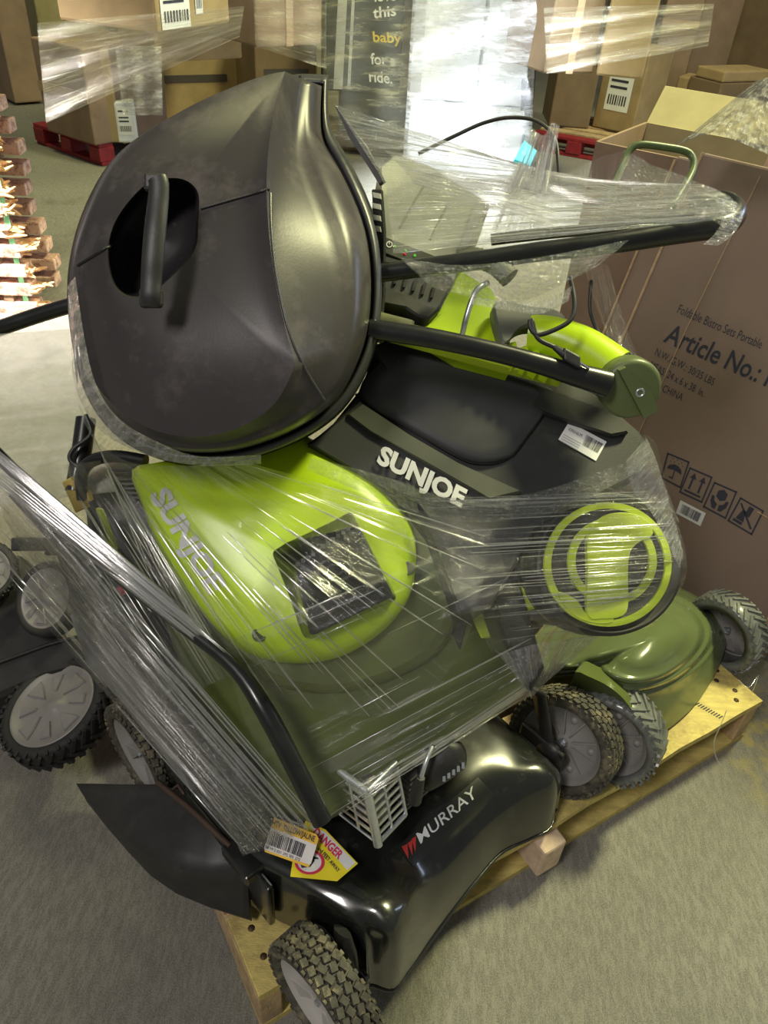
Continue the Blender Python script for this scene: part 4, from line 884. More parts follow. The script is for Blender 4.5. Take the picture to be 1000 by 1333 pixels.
# align hole points with face points by angle
ang = [math.atan2(p[1]-310, p[0]-200) for p in Hd]
def hole_at(th):
    best = None
    for i in range(nn):
        a, b = Hd[i], Hd[(i+1) % nn]; a1 = math.atan2(a[1]-310, a[0]-200); b1 = math.atan2(b[1]-310, b[0]-200)
        dd = (b1-a1+math.pi) % (2*math.pi)-math.pi; e_ = (th-a1+math.pi) % (2*math.pi)-math.pi
        if dd != 0 and 0 <= e_/dd <= 1: t = e_/dd; return (a[0]+(b[0]-a[0])*t, a[1]+(b[1]-a[1])*t)
    return Hd[0][:2]
hole = [hole_at(math.atan2(Fd[i][1]-310, Fd[i][0]-200)) for i in range(nn)]
PLN = np.linalg.lstsq(np.array([(q[0], q[1], 1) for q in FACE]), np.array([q[2] for q in FACE]), rcond=None)[0]
def sdepth(x, y):
    """nearly flat, slightly domed depth of the lid face"""
    return PLN[0]*x+PLN[1]*y+PLN[2]-.030
rings = []
for k_ in (0, .06, .15, .3, .45, .6, .75, .88, 1.0):
    r_ = []
    for i in range(nn):
        hx, hy = hole[i]; fx, fy, fd = Fd[i]; x, y = lerp(hx, fx, k_), lerp(hy, fy, k_)
        d_ = lerp(sdepth(x, y)+.030*k_**2.2, fd, k_**2); r_.append(D(x, y, d_-.0*k_))
    rings.append(r_)
face = rings
def srow(t, i):
    a, b, c = Fd[i], Md[i], Rd[i]
    if t <= .5: q = t*2; x, y, d_ = (lerp(a[j], b[j], q) for j in range(3))
    else:
        q = (t-.5)*2; x, y = lerp(b[0], c[0], math.sin(q*math.pi/2)**.9), lerp(b[1], c[1], math.sin(q*math.pi/2)**.9); d_ = lerp(b[2], c[2], 1-math.cos(q*math.pi/2))
    return D(x, y, d_)
srows = [[srow(t, i) for i in range(nn)] for t in (0, .03, .1, .25, .4, .5, .58, .66, .74, .82, .9, .96, 1.0)]
mb = MB(); mb.loft(face); mb.loft(srows); lid = obj('lid', mb, mat('scuffed_black_plastic', (.050, .045, .046), .35, spec=.26, amt=.18, scale=5, bump=.02, bscale=300, dirt=(.15, .13, .12), dscale=7, dth=(.50, .66), damt=.55, rv=.06), gc, reg='pile')
# rim: groove, then an outer lip, then the mesh bag's frame
def off_row(t_, push, dd): 
    out = []
    for i in range(nn):
        x, y, d_ = Rd[i]; vx, vy = x-270, y-350; l_ = math.hypot(vx, vy); out.append(D(x+vx/l_*push, y+vy/l_*push, d_+dd))
    return out
mb = MB(); mb.loft([off_row(1, -4, .0), off_row(1, -3, .012), off_row(1, 3, .012), off_row(1, 4, .010)]); obj('seal_groove', mb, mat('groove_black', (.006, .006, .006), .5), gc, reg='pile')
mb = MB(); mb.loft([off_row(1, 3, .016), off_row(1, 4, .002), off_row(1, 9, .003), off_row(1, 14, .012), off_row(1, 14, .03), off_row(1, 6, .04)]); fixnorm(obj('rim', mb, M_char2, gc, reg='pile'))
mb = MB(); mb.loft([off_row(1, 8, .035), off_row(1, 13, .07), off_row(1, 17, .14), off_row(1, 12, .22), off_row(1, -20, .27), off_row(1, -120, .30)], cap1=True); bag = fixnorm(obj('mesh_bag', mb, mat('black_mesh_fabric', (.030, .032, .028), .85, amt=.6, scale=260, bump=1.0, bscale=420), gc, reg='pile'))
# recess behind the handle
def hrow(sc, dd): return [D(200+(x-200)*sc, 310+(y-310)*sc, sdepth(x, y)+dd) for x, y in hole]
mb = MB(); mb.loft([hrow(1.0, 0), hrow(.985, .006), hrow(.96, .04), hrow(.9, .075), hrow(.6, .085), hrow(.05, .085)]); fixnorm(obj('handle_recess', mb, mat('recess_black', (.016, .015, .016), .5, dirt=(.06, .05, .04), dscale=30, dth=(.6, .7)), gc, reg='pile'))
mb = MB(); hp = smooth_px([(205, 232, .853), (207, 240, .853), (206, 262, .853), (202, 300, .85), (199, 335, .85), (197, 365, .853), (196, 385, .853), (196, 396, .858)], 40, False)
mb.tube([D(*q) for q in hp], [.011+.0015*math.sin(i/39*math.pi) for i in range(40)], n=16, flat=.6, flatdir=FW); mb.box(D(203, 238, .858), RT*.013, UP*.010, FW*.006, bev=.004); mb.box(D(197, 388, .86), RT*.013, UP*.011, FW*.006, bev=.004)
obj('carry_handle', mb, M_bplast, gc, reg='pile')
# the step between the two lid halves
S = surf('pile'); stp = mat('seam_black', (.012, .012, .012), .45)
for a, b in (((262, 272), (350, 247)), ((102, 346), (144, 320))):
    mb = MB(); mb.tube([S(lerp(a[0], b[0], t/14), lerp(a[1], b[1], t/14), .0) for t in range(15)], .0030, n=8, flat=.7); obj('lid_seam', mb, stp, gc)
mb = MB(); mb.tube([S(*q[:2], .0002) for q in smooth_px([(352, 252), (353, 300), (360, 360), (376, 430), (396, 478), (422, 520)], 20, False) if S(*q[:2])], .0018, n=6); obj('crease_line', mb, mat('crease_grey', (.06, .06, .062), .35), gc)
# upper clamp bars on the flat end at the top right
mb = MB(); mb.tube([D(392, 100, 1.075), D(389, 140, 1.075), D(386, 178, 1.07), D(378, 200, 1.05), D(352, 248, .925)], [.004, .004, .004, .003, .002], n=8); obj('joint_line', mb, _m['groove_black'], gc)
# fabric flap and striped webbing at the bag's right side
PF = dplane((440, 150, 1.13), (500, 235, 1.12), (470, 300, 1.14))
slabpx('bag_flap', [(434, 134), (446, 150), (478, 190), (501, 236), (494, 241), (476, 212), (455, 180)], PF, .006, M_bplast, gc, bev=.002)
slabpx('webbing_strap', [(484, 246), (496, 246), (500, 300), (499, 385), (494, 440), (486, 440), (488, 330)], PF, .01, bag.data.materials[0], gc, bev=.002, off=.01)
for y0 in (250, 264, 279, 293): slabpx('webbing_stripe', [(485, y0), (495, y0+2), (496, y0+9), (486, y0+7)], PF, .003, mat('cream_webbing', (.55, .55, .42), .8), gc, bev=.0005, off=.013)
# ================================================================== battery tool with lime body behind (upright head)
bat = thing('battery_tool', 'upright beige battery compartment with indicator lights on a lime housing, behind the grass box', 'battery unit', tuple(D(560, 470, 1.2)))
PC = dplane((500, 400, 1.17), (640, 400, 1.20), (560, 230, 1.30))
slabpx('battery_case', [(494, 214), (515, 198), (560, 212), (640, 262), (620, 300), (596, 340), (560, 410), (552, 414), (494, 390)], PC, .10, M_bgrey, bat, bev=.008)
slabpx('case_edge', [(620, 262), (632, 268), (600, 345), (566, 412), (556, 410), (590, 340)], PC, .08, mat('case_edge_grey', (.30, .31, .28), .4), bat, bev=.003, off=.008)
for a, b in (((551, 243), (520, 297)), ((585, 262), (560, 312))):
    mb = MB(); mb.tube([PC(*a, .001), PC(*b, .001)], .002, n=6); obj('case_groove', mb, mat('groove_olive', (.20, .21, .14), .6), bat)
slabpx('indicator_panel', [(494, 308), (503, 309), (566, 333), (568, 340), (554, 350), (494, 326)], PC, .008, mat('panel_dark', (.04, .042, .035), .4), bat, bev=.001, off=.007)
for x, y, c_ in ((514, 321, 'g'), (528, 327, 'g'), (527, 331, 'r'), (540, 333, 'g')):
    mm = mat('led_'+c_, (.15, .9, .05) if c_ == 'g' else (.9, .03, .02), .3); mb = MB(); mb.lathe(PC(x, y, .0075), PC.n, [(0, .002), (.0018, .0015), (.0025, 0)], n=12); obj('indicator_light', mb, mm, bat)
mb = MB(); v_, f_ = ring_px(507, 318, 4.2, 4.2, lambda x, y, o: PC(x, y, o), .0082, .7, 20); mb.add(v_, f_); mb.add([PC(506.5, 313, .0083), PC(507.5, 313, .0083), PC(507.5, 318, .0083), PC(506.5, 318, .0083)], [(0, 1, 2, 3)]); obj('power_symbol', mb, M_white, bat)
slabpx('battery_pack', [(494, 330), (590, 358), (592, 364), (574, 400), (560, 413), (548, 410), (530, 396), (494, 385)], PC, .04, M_char2, bat, bev=.004, off=.018)
slabpx('pack_step', [(494, 372), (530, 383), (552, 396), (572, 402), (560, 414), (546, 411), (528, 400), (494, 392)], PC, .03, M_bplast, bat, bev=.003, off=.024)
mb = MB()
for i in range(5): mb.box(PC(516+i*12, 362+i*4.5, .021), (PC(518, 350)-PC(512, 372))*.34, RT*.0022, FW*.002)
obj('pack_ribs', mb, M_char, bat)
PL_ = dplane((500, 430, 1.14), (700, 470, 1.16), (600, 370, 1.20))
slabpx('lime_housing', [(560, 415), (600, 350), (640, 372), (655, 400), (668, 452), (668, 475), (600, 458), (548, 430)], PL_, .06, M_lime, bat, bev=.006)
slabpx('lime_base', [(492, 410), (548, 424), (640, 448), (716, 466), (742, 485), (732, 494), (640, 470), (560, 448), (492, 430)], PL_, .02, M_lime2, bat, bev=.005, off=.006)
slabpx('base_step', [(492, 404), (540, 416), (540, 434), (492, 424)], PL_, .03, mat('pale_olive_plastic', (.40, .42, .20), .5), bat, bev=.004, off=.02)
for i in range(4): slabpx('lime_lug', [(662+i*15, 446+i*5), (672+i*15, 442+i*5), (678+i*15, 462+i*5), (670+i*15, 474+i*5), (660+i*15, 468+i*5)], PL_, .02, M_lime, bat, bev=.003, off=.014)
mb = MB(); mb.tube([D(*q) for q in smooth_px([(635, 368, 1.11), (622, 376, 1.10), (614, 392, 1.10), (606, 418, 1.105), (601, 440, 1.12)], 18, False)], .0042, n=10); obj('wire_hook', mb, M_steel, bat, reg='pile')
mb = MB(); gp = smooth_px([(596, 338, 1.12), (620, 336, 1.115), (645, 345, 1.11), (664, 362, 1.105)], 30, False)
mb.tube([D(*q) for q in gp], [.014+(.0015 if i % 2 else 0) for i in range(30)], n=16); obj('ribbed_grip', mb, M_grip, bat, reg='pile')
slabpx('grey_lever', [(645, 392), (700, 398), (724, 402), (738, 412), (734, 424), (716, 428), (690, 424), (672, 430), (660, 445), (652, 440)], PL_, .02, mat('grey_lever_plastic', (.11, .115, .10), .45), bat, bev=.004, off=.03, smoothn=48)
# lime tube with the olive clamp knob at its end
kb = thing('clamp_knob', 'round olive handle clamp knob with a raised wing on a lime tube', 'knob', tuple(D(826, 540, 1.10)))
mb = MB(); tp = smooth_px([(690, 436, 1.17), (720, 440, 1.16), (760, 456, 1.145), (800, 485, 1.125)], 24, False); mb.tube([D(*q) for q in tp], [lerp(.030, .036, i/23) for i in range(24)], n=28); obj('lime_tube', mb, M_lime, kb, reg='pile')
kax = (D(846, 528, 1.055)-D(806, 492, 1.115)).normalized(); kc = D(826, 512, 1.09); kw = Vector(-FW)
kax = (D(832, 516, 1.04)-D(808, 494, 1.125)).normalized()
mb = MB(); mb.lathe(D(808, 494, 1.13), kax, [(.036, -.02), (.038, 0), (.036, .012), (.039, .014), (.039, .024)], n=40); obj('knurled_collar', mb, mat('olive_collar', (.16, .18, .08), .5, bump=.5, bscale=120), kb, reg='pile')
mb = MB(); b0 = D(808, 494, 1.13)
for i in range(40):
    t = 2*math.pi*i/40; a_ = kax.orthogonal().normalized(); b_2 = kax.cross(a_); rr = a_*math.cos(t)+b_2*math.sin(t); mb.box(b0+rr*.0395+kax*.006, rr*.0015, kax*.007, rr.cross(kax)*.0018)
obj('knurls', mb, M_grip, kb)
mb = MB(); mb.lathe(b0, kax, [(.034, .02), (.0425, .026), (.0435, .05), (.041, .058), (.036, .060), (0, .060)], n=48); obj('cap', mb, mat('olive_knob', (.105, .135, .05), .42, amt=.08), kb, reg='pile')
wd_ = (D(858, 545, 1.03)-D(812, 475, 1.05)); wd_ = (wd_-kax*wd_.dot(kax)).normalized(); ws = kax.cross(wd_)
tip = b0+kax*.062
mb = MB(); mb.prism([tip-wd_*.040-ws*.004, tip+wd_*.042-ws*.006, tip+wd_*.040+ws*.016, tip+wd_*.01+ws*.020, tip-wd_*.038+ws*.006], kax*.012, bev=0); fixnorm(obj('wing', mb, _m['olive_knob'], kb, reg='pile'))
mb = MB(); mb.lathe(tip+kax*.012+wd_*.004+ws*.006, kax, [(.0065, -.001), (.0065, .001), (.004, .0015), (.004, -.0005), (0, -.0005)], n=20); obj('screw', mb, M_steel, kb)
# ================================================================== handle tubes
def tubepx(name, label, pts, r, m_=None, cat='handle', flat=1.0, n=14, k_=40, reg='pile'):
    mb = MB(); q = smooth_px(pts, k_, False); P = [D(*p[:3]) for p in q]; rs = [p[3] for p in q] if len(pts[0]) > 3 else r
    mb.tube(P, rs, n=n, flat=flat, flatdir=FW)
    T = obj(name, mb, m_ or M_tube, reg=reg); tag(T, label, cat); return T
tubepx('handle_tube', 'thick black handle tube wrapped in film, running right from the grass box', [(486, 356, 1.10, .0135), (600, 342, 1.10, .0135), (700, 328, 1.11, .0140), (800, 316, 1.12, .015), (880, 303, 1.13, .0165), (930, 296, 1.13, .017)], .013)
tubepx('handle_bend', 'black end bend of the filmed handle, at the carton side', [(925, 296, 1.13, .017), (948, 290, 1.14, .018), (956, 274, 1.17, .018), (940, 262, 1.22, .016), (905, 262, 1.28, .014)], .016)
tubepx('upper_tube', 'slim black tube just above the thick filmed handle', [(640, 312, 1.20), (720, 303, 1.20), (800, 296, 1.20), (900, 280, 1.21)], .009)
ft = tubepx('folded_tube', 'flattened black handle tube ending at the olive clamp knob', [(480, 428, 1.03, .0135), (560, 440, 1.035, .0135), (640, 457, 1.04, .0135), (700, 473, 1.045, .014), (740, 485, 1.05, .0155), (792, 500, 1.06, .019)], .014, flat=.75)
tubepx('handle_bar', 'black handle bar crossing low behind the grass box at the left edge', [(-40, 440, 1.45), (0, 427, 1.43), (50, 410, 1.42), (100, 395, 1.41), (160, 380, 1.40)], .0145)
tubepx('long_tube', 'long glossy black tube slanting down the left side under film, ending by the barcode tag', [(-30, 565, 1.12, .010), (60, 655, 1.11, .010), (150, 745, 1.10, .010), (240, 815, 1.08, .0105), (305, 868, 1.05, .011), (345, 925, 1.03, .0135), (385, 1000, 1.03, .0138), (420, 1070, 1.035, .0138)], .01, reg='tube')
tubepx('side_tube', 'black upright tube with a cable coil below the grass box', [(112, 545, 1.25), (106, 590, 1.24), (98, 640, 1.23)], .016)
tubepx('lower_tube', 'second dark tube under film running beside the long glossy tube', [(20, 640, 1.18), (110, 740, 1.17), (200, 850, 1.16), (290, 975, 1.15), (325, 1040, 1.15)], .012)
tubepx('bent_handle', 'bent black handle loop at the left, under the grass box', [(108, 650, 1.22), (106, 618, 1.21), (120, 600, 1.20), (150, 594, 1.19), (190, 600, 1.18)], .010)
tubepx('cable_coil', 'thin black cable curling round the upright tube at the left', [(112, 540, 1.22), (118, 565, 1.215), (95, 585, 1.21), (92, 600, 1.21), (112, 612, 1.21)], .0035, m_=M_bplast, cat='cable')
tubepx('arched_cable', 'thin dark cable arching over the film behind the grass box', [(545, 200, 1.45), (590, 178, 1.45), (630, 160, 1.45), (665, 153, 1.45), (700, 158, 1.45), (722, 180, 1.44), (727, 215, 1.43), (728, 245, 1.43)], .0035, m_=M_bplast, cat='cable')
tubepx('bail_loop', 'olive painted steel loop handle rising from the film at the right', [(790, 262, 1.33), (800, 240, 1.34), (815, 205, 1.35), (822, 193, 1.35), (835, 188, 1.35), (870, 192, 1.355), (893, 197, 1.36), (902, 206, 1.36), (902, 222, 1.355), (890, 245, 1.34), (876, 268, 1.32)], .0065, m_=M_green_tube)
pc = tubepx('power_cord', 'black power cord loop with a moulded plug on the lime tube', [(742, 360, 1.06), (748, 392, 1.05), (744, 415, 1.045), (725, 428, 1.045), (700, 436, 1.045), (690, 425, 1.045), (692, 415, 1.045), (700, 440, 1.045), (722, 452, 1.045), (728, 458, 1.045)], .0032, m_=M_bplast, cat='cord')
mb = MB(); mb.tube([D(722, 452, 1.045), D(736, 462, 1.04)], [.004, .0065], n=10); mb.box(D(744, 467, 1.04), (D(756, 474, 1.04)-D(734, 462, 1.04))*.5, UP*.009, FW*.006, bev=.003); obj('plug', mb, M_bplast, pc)
mb = MB(); mb.box(D(761, 476, 1.04), (D(768, 480, 1.04)-D(758, 473, 1.04))*.6, UP*.0012, FW*.003); obj('prong', mb, M_steel, pc)
tubepx('thin_cable', 'thin black cable hanging beside the film behind the lime tube', [(770, 365, 1.2), (768, 400, 1.2), (775, 425, 1.2), (786, 445, 1.19)], .003, m_=M_bplast, cat='cable')
# ================================================================== dark machinery at the left under the film
lm = thing('wrapped_engine_mower', 'dark mower engine and body at the left of the pile, seen through film', 'lawn mower', tuple(Z(180, 800, .15)))
loftpx('shroud', [(112, 640, 1.32), (125, 610, 1.34), (170, 596, 1.34), (205, 640, 1.32), (240, 740, 1.31), (252, 840, 1.31), (200, 850, 1.30), (150, 790, 1.30), (120, 720, 1.30)], 180, 720, ((1.0, -.08), (1.0, 0), (.93, .025), (.8, .035), (.5, .04), (.02, .042)), M_char, lm)
mb = MB()
for i in range(9): mb.box(D(160+i*4, 612+i*6, 1.275), RT*.016, UP*.0018, FW*.01)
obj('cooling_fins', mb, M_bplast, lm, reg='pile')
slabpx('front_cover', [(62, 696), (135, 700), (190, 760), (240, 850), (300, 960), (330, 1040), (330, 1090), (280, 1050), (220, 960), (130, 860), (90, 780)], dplane((62, 700, 1.28), (240, 840, 1.24), (130, 860, 1.27)), .12, M_bplast, lm, bev=.01)
slabpx('yellow_clip', [(80, 628), (92, 621), (112, 662), (98, 668)], dplane((80, 628, 1.22), (112, 662, 1.22), (98, 668, 1.23)), .01, mat('ochre_clip', (.62, .46, .10), .5), lm, bev=.002)
slabpx('yellow_clip', [(98, 624), (106, 622), (117, 652), (108, 656)], dplane((98, 628, 1.215), (117, 652, 1.215), (108, 656, 1.22)), .01, _m['ochre_clip'], lm, bev=.002)
slabpx('lime_strip', [(124, 662), (130, 664), (150, 716), (144, 712)], dplane((124, 662, 1.22), (150, 716, 1.22), (144, 712, 1.23)), .006, M_lime2, lm, bev=.001)
mb = MB(); mb.box(D(45, 708, 1.26), RT*.03, UP*.011, FW*.02, bev=.003); mb.box(D(80, 712, 1.26), RT*.02, UP*.013, FW*.02, bev=.003); obj('side_bracket', mb, M_bplast, lm, reg='pile')
slabpx('red_cap', [(150, 766), (158, 762), (163, 772), (154, 778)], dplane((150, 766, 1.20), (163, 772, 1.2), (154, 778, 1.2)), .01, M_redink, lm, bev=.001)
slabpx('grey_panel', [(90, 800), (130, 830), (180, 900), (230, 985), (250, 1030), (225, 1000), (160, 920), (110, 860)], dplane((90, 800, 1.22), (230, 985, 1.2), (110, 860, 1.23)), .02, mat('scuffed_grey', (.16, .16, .16), .5, amt=.5, scale=20), lm, bev=.004)
# crumpled dark engine lump under film right above the chute
loftpx('engine_lump', [(255, 985, 1.20), (275, 955, 1.19), (320, 965, 1.18), (345, 1000, 1.17), (350, 1045, 1.17), (325, 1080, 1.17), (290, 1070, 1.18), (262, 1030, 1.19)], 305, 1020, ((1.0, -.1), (1.0, 0), (.85, .03), (.5, .04), (.02, .045)), M_bplast, lm)
# ================================================================== second mower standing on the floor at the far left
fm = thing('black_floor_mower', 'black mower deck with big grey-hubbed wheels standing on the floor at the left edge', 'lawn mower', tuple(Z(20, 960, 0)))
PD = dplane((0, 700, 1.78), (140, 850, 1.60), (0, 870, 1.62))
slabpx('deck', [(-160, 690), (-60, 690), (0, 716), (25, 722), (30, 760), (60, 815), (100, 836), (135, 836), (150, 850), (120, 864), (60, 880), (0, 906), (-80, 940), (-200, 950)], PD, .10, M_bplast, fm, bev=.01)
mb = MB(); mb.tube([PD(-60, 888, .004), PD(0, 862, .004), PD(60, 840, .004), PD(125, 822, .004)], .004, n=8); obj('deck_ridge', mb, M_bplast, fm)
wa = (D(75, 925, 1.50)-D(95, 905, 1.62)).normalized(); wa = Vector((-.50, -.70, .28)).normalized()
def tilt_axis(cx, cy, d, dx, dy, a): return None
M_disc = mat('disc_grey', (.23, .22, .215), .42, amt=.08, scale=8, dirt=(.15, .14, .12), dscale=12)
wheel(D(76, 925, 1.56), (RT*-.25+UP*.66-FW*.72), .116, .055, fm, style='disc', tread='chevron', mt=M_tyre, mh=M_disc, bolt=False)
wheel(D(66, 780, 1.62), (RT*-.35+UP*.2-FW*.9), .082, .04, fm, style='disc', tread='none', mt=M_tyre, mh=M_disc, bolt=False)
wheel(D(-22, 745, 1.66), (RT*.35+UP*.3-FW*.9), .070, .04, fm, style='disc', tread='chevron', mt=M_tyre, mh=M_disc, bolt=False)
# ================================================================== big cartons at the right
f0 = Z(1000, 850, .001); f1 = Z(885, 785, .001); ee = (f1-f0).normalized(); nh = Vector((ee.y, -ee.x, 0))
if nh.dot(FW) < 0: nh = -nh                                # away from the camera
tl_ = math.radians(12); sh = math.radians(-3.5)
upv = (Zk*math.cos(tl_)+nh*math.sin(tl_)); uu_ = (upv*math.cos(sh)+ee*math.sin(sh)).normalized(); e2 = ee
PT = Plane(f0, f0+ee, f0+uu_)
def pcoord(x, y):
    q = PT(x, y)-f0; n_ = PT.n
    # solve q = a*ee + h*uu_
    A = np.array([[ee.x, uu_.x], [ee.y, uu_.y], [ee.z, uu_.z]]); s_ = np.linalg.lstsq(A, np.array(q), rcond=None)[0]; return s_
aL = pcoord(815, 432)[0]; hT = pcoord(905, 196)[1]; a_r = -.36
print('carton left a', aL, 'top h', hT, pcoord(836, 395), pcoord(880, 323), pcoord(885, 760))
bc_ = thing('bistro_set_carton', 'large brown carton with printed article number and handling icons leaning at the right', 'carton', tuple(f0))
KP = lambda a, h, o=0: f0+ee*a+uu_*h+PT.n*o
M_big = mat('big_carton', (.26, .195, .15), .72, amt=.10, scale=3, bump=.12, bscale=40, spec=.3, dirt=(.20, .14, .10), dscale=4, dth=(.52, .75), damt=.4)
def bigbox(a0, a1, h0, h1, o0, o1, m_, par, name='body', bev=.006):
    mb = MB(); c = KP((a0+a1)/2, (h0+h1)/2, (o0+o1)/2); mb.box(c, ee*abs(a1-a0)/2, uu_*abs(h1-h0)/2, PT.n*abs(o1-o0)/2, bev=bev); return obj(name, mb, m_, par, reg='bg')
bigbox(a_r, aL, .0, hT, -.155, 0, M_big, bc_)
for a in (pcoord(971, 270)[0],):
    mb = MB(); mb.tube([KP(a, .35, .0005), KP(a+.004, .7, .0015), KP(a, hT-.02, .0005)], .0014, n=6); obj('crease', mb, M_edge, bc_)
mb = MB(); mb.tube([KP(aL, .01, 0), KP(aL+.001, hT*.5, 0), KP(aL, hT, 0)], .004, n=6); obj('worn_edge', mb, M_edge, bc_)
mb = MB(); mb.tube([KP(pcoord(905, 640)[0]-.2, .36, .0005), KP(.12, .33, .001), KP(.2, .34, .0005)], .0015, n=6); obj('dent_line', mb, M_edge, bc_)
SPT = lambda x, y, o: PT(x, y, o)
M_navy = mat('navy_ink', (.035, .038, .06), .7, amt=.1)
lettering('lettering', 'Foldable Bistro Sets Portable', (881, 407), (990, 454), (5, -11), SPT, M_navy, bc_, off=.001)
lettering('lettering', 'Article No.: FB', (863, 444), (1018, 512), (12, -23), SPT, M_navy, bc_, off=.001, bold=.015)
lettering('lettering', 'N.W./G.W.: 30/35 LBS', (852, 462), (928, 502), (4, -9), SPT, M_navy, bc_, off=.001)
lettering('lettering', 'MEAS: 24 x 6 x 38  In.', (845, 479), (915, 517), (4, -9), SPT, M_navy, bc_, off=.001)
lettering('lettering', 'MADE IN CHINA', (826, 492), (887, 522), (4, -9), SPT, M_navy, bc_, off=.001)
def qmap(Q, u, v): return (lerp(lerp(Q[0][0], Q[1][0], u), lerp(Q[3][0], Q[2][0], u), v), lerp(lerp(Q[0][1], Q[1][1], u), lerp(Q[3][1], Q[2][1], u), v))
def icon(Q, shapes, name):
    mb = MB()
    def pl(pts): mb.add([PT(*qmap(Q, u, v), .001) for u, v in pts], [tuple(range(len(pts)))])
    for a, b, c, d in ((0, 0, 1, .06), (0, .94, 1, 1), (0, 0, .06, 1), (.94, 0, 1, 1)): pl([(a, b), (c, b), (c, d), (a, d)])
    for s_ in shapes: pl(s_)
    obj(name, mb, M_navy, bc_)
circ = lambda cx, cy, r, n=8: [(cx+r*math.cos(2*math.pi*i/n), cy+r*math.sin(2*math.pi*i/n)) for i in range(n)]
Q1 = [(869, 589), (898, 601), (886, 636), (860, 622)]; Q2 = [(898, 608), (928, 621), (914, 655), (884, 641)]; Q3 = [(930, 627), (960, 640), (945, 676), (915, 660)]; Q4 = [(964, 647), (995, 665), (979, 697), (947, 678)]
icon(Q1, [[(.15, .55), (.22, .4), (.38, .32), (.5, .3), (.62, .32), (.78, .4), (.85, .55), (.5, .5)], [(.48, .5), (.53, .5), (.53, .82), (.48, .82)], [(.35, .78), (.53, .78), (.53, .84), (.35, .84)]]+[circ(x, y, .025, 5) for x, y in ((.3, .14), (.5, .12), (.7, .15), (.4, .22), (.6, .23), (.22, .25), (.78, .25))], 'umbrella_icon')
icon(Q2, [[(.3, .12), (.44, .34), (.34, .34), (.34, .74), (.26, .74), (.26, .34), (.16, .34)], [(.7, .12), (.84, .34), (.74, .34), (.74, .74), (.66, .74), (.66, .34), (.56, .34)], [(.15, .8), (.85, .8), (.85, .87), (.15, .87)]], 'arrows_icon')
icon(Q3, [[(.5, .12), (.7, .22), (.7, .44), (.5, .54), (.3, .44), (.3, .22)], [(.14, .45), (.24, .45), (.3, .6), (.46, .68), (.44, .88), (.3, .86), (.16, .66)], [(.86, .45), (.76, .45), (.7, .6), (.54, .68), (.56, .88), (.7, .86), (.84, .66)]], 'hands_icon')
icon(Q4, [[(.45, .12), (.65, .12), (.62, .5), (.42, .5)], [(.3, .35), (.42, .35), (.52, .75), (.2, .75)], [(.14, .78), (.5, .78), (.5, .88), (.14, .88)], [(.1, .2), (.16, .16), (.9, .8), (.84, .85)]], 'no_hook_icon')
lbq = [(886, 651), (919, 668), (912, 685), (880, 668)]
bl = part_poly('barcode_label', lbq, SPT, M_white, bc_, off=.001)
barcode([(889, 656), (914, 669), (909, 680), (885, 667)], SPT, M_ink, bl, off=.002)
b2 = thing('leaning_carton', 'plain brown flat carton standing just behind the printed one at the right', 'carton', tuple(f0+ee*.5-PT.n*.2))
a2 = pcoord(790, 430)[0]
mb = MB(); bigbox(.1, aL+.13, 0, hT-.02, -.33, -.17, M_big, b2)
mb = MB(); mb.tube([KP(aL+.13, .02, -.17), KP(aL+.13, hT-.03, -.17)], .004, n=6); obj('worn_edge', mb, M_edge, b2)
b3 = thing('tall_leaning_carton', 'tall tan flat carton leaning behind the printed carton, top right corner', 'carton', tuple(f0+ee*.2-PT.n*.42))
bigbox(a_r-.2, aL-.03, 0, hT+.42, -.49, -.36, mat('tan_carton', (.50, .37, .25), .75, amt=.1, scale=5, spec=.3), b3)
# top flaps of the printed carton and the crumpled grey film on them
b4 = thing('floor_carton', 'carton edge with film lying on the floor at the lower right margin', 'carton', tuple(Z(1000, 830, 0)))
mb = MB(); q0 = Z(985, 852, 0); ex_ = (Z(1080, 760, 0)-q0).normalized(); ey_ = Vector((-ex_.y, ex_.x, 0)); 
mb.box(q0+ex_*.25-ey_*.0+Zk*.06+nh*-.0, ex_*.25, ey_*.02, Zk*.06, bev=.004); obj('body', mb, M_card, b4)
# open carton behind
oc = thing('open_carton', 'large open-topped brown carton with olive-lit inside behind the pile', 'carton', tuple(Z(850, 420, 0)))
o1, o2 = D(776, 186, 2.35), D(955, 170, 2.55); o1.z = o2.z = (o1.z+o2.z)/2
o1 = Z(778, 184, o1.z); o2 = Z(905, 210, o1.z)
oe = (o2-o1).normalized(); ob = Vector((-oe.y, oe.x, 0)); hz_ = o1.z; W_ = .75; Dp = .42
def wallp(a, b, t=.005, m_=M_card2, nm='side_panel', drop=0):
    n_ = (b-a).normalized(); q_ = Vector((-n_.y, n_.x, 0)); mb = MB(); c = (a+b)/2; mb.box(Vector((c.x, c.y, hz_/2)), n_*(b-a).length/2, q_*t, Zk*hz_/2, bev=0); obj(nm, mb, m_, oc, reg='bg')
print('open carton height', hz_, o1, o2)
w0, w1 = o1, o1+oe*W_; w2, w3 = w1+ob*Dp, w0+ob*Dp
wallp(w0, w1); wallp(w1, w2); wallp(w2, w3, m_=M_cardin); wallp(w3, w0)
for a, b, dr in ((w2, w3, ob*.10+Zk*.10),):
    mb = MB(); mb.prism([a, b, b+dr, a+dr], ob*.005); fixnorm(obj('top_flap', mb, M_cardin, oc))
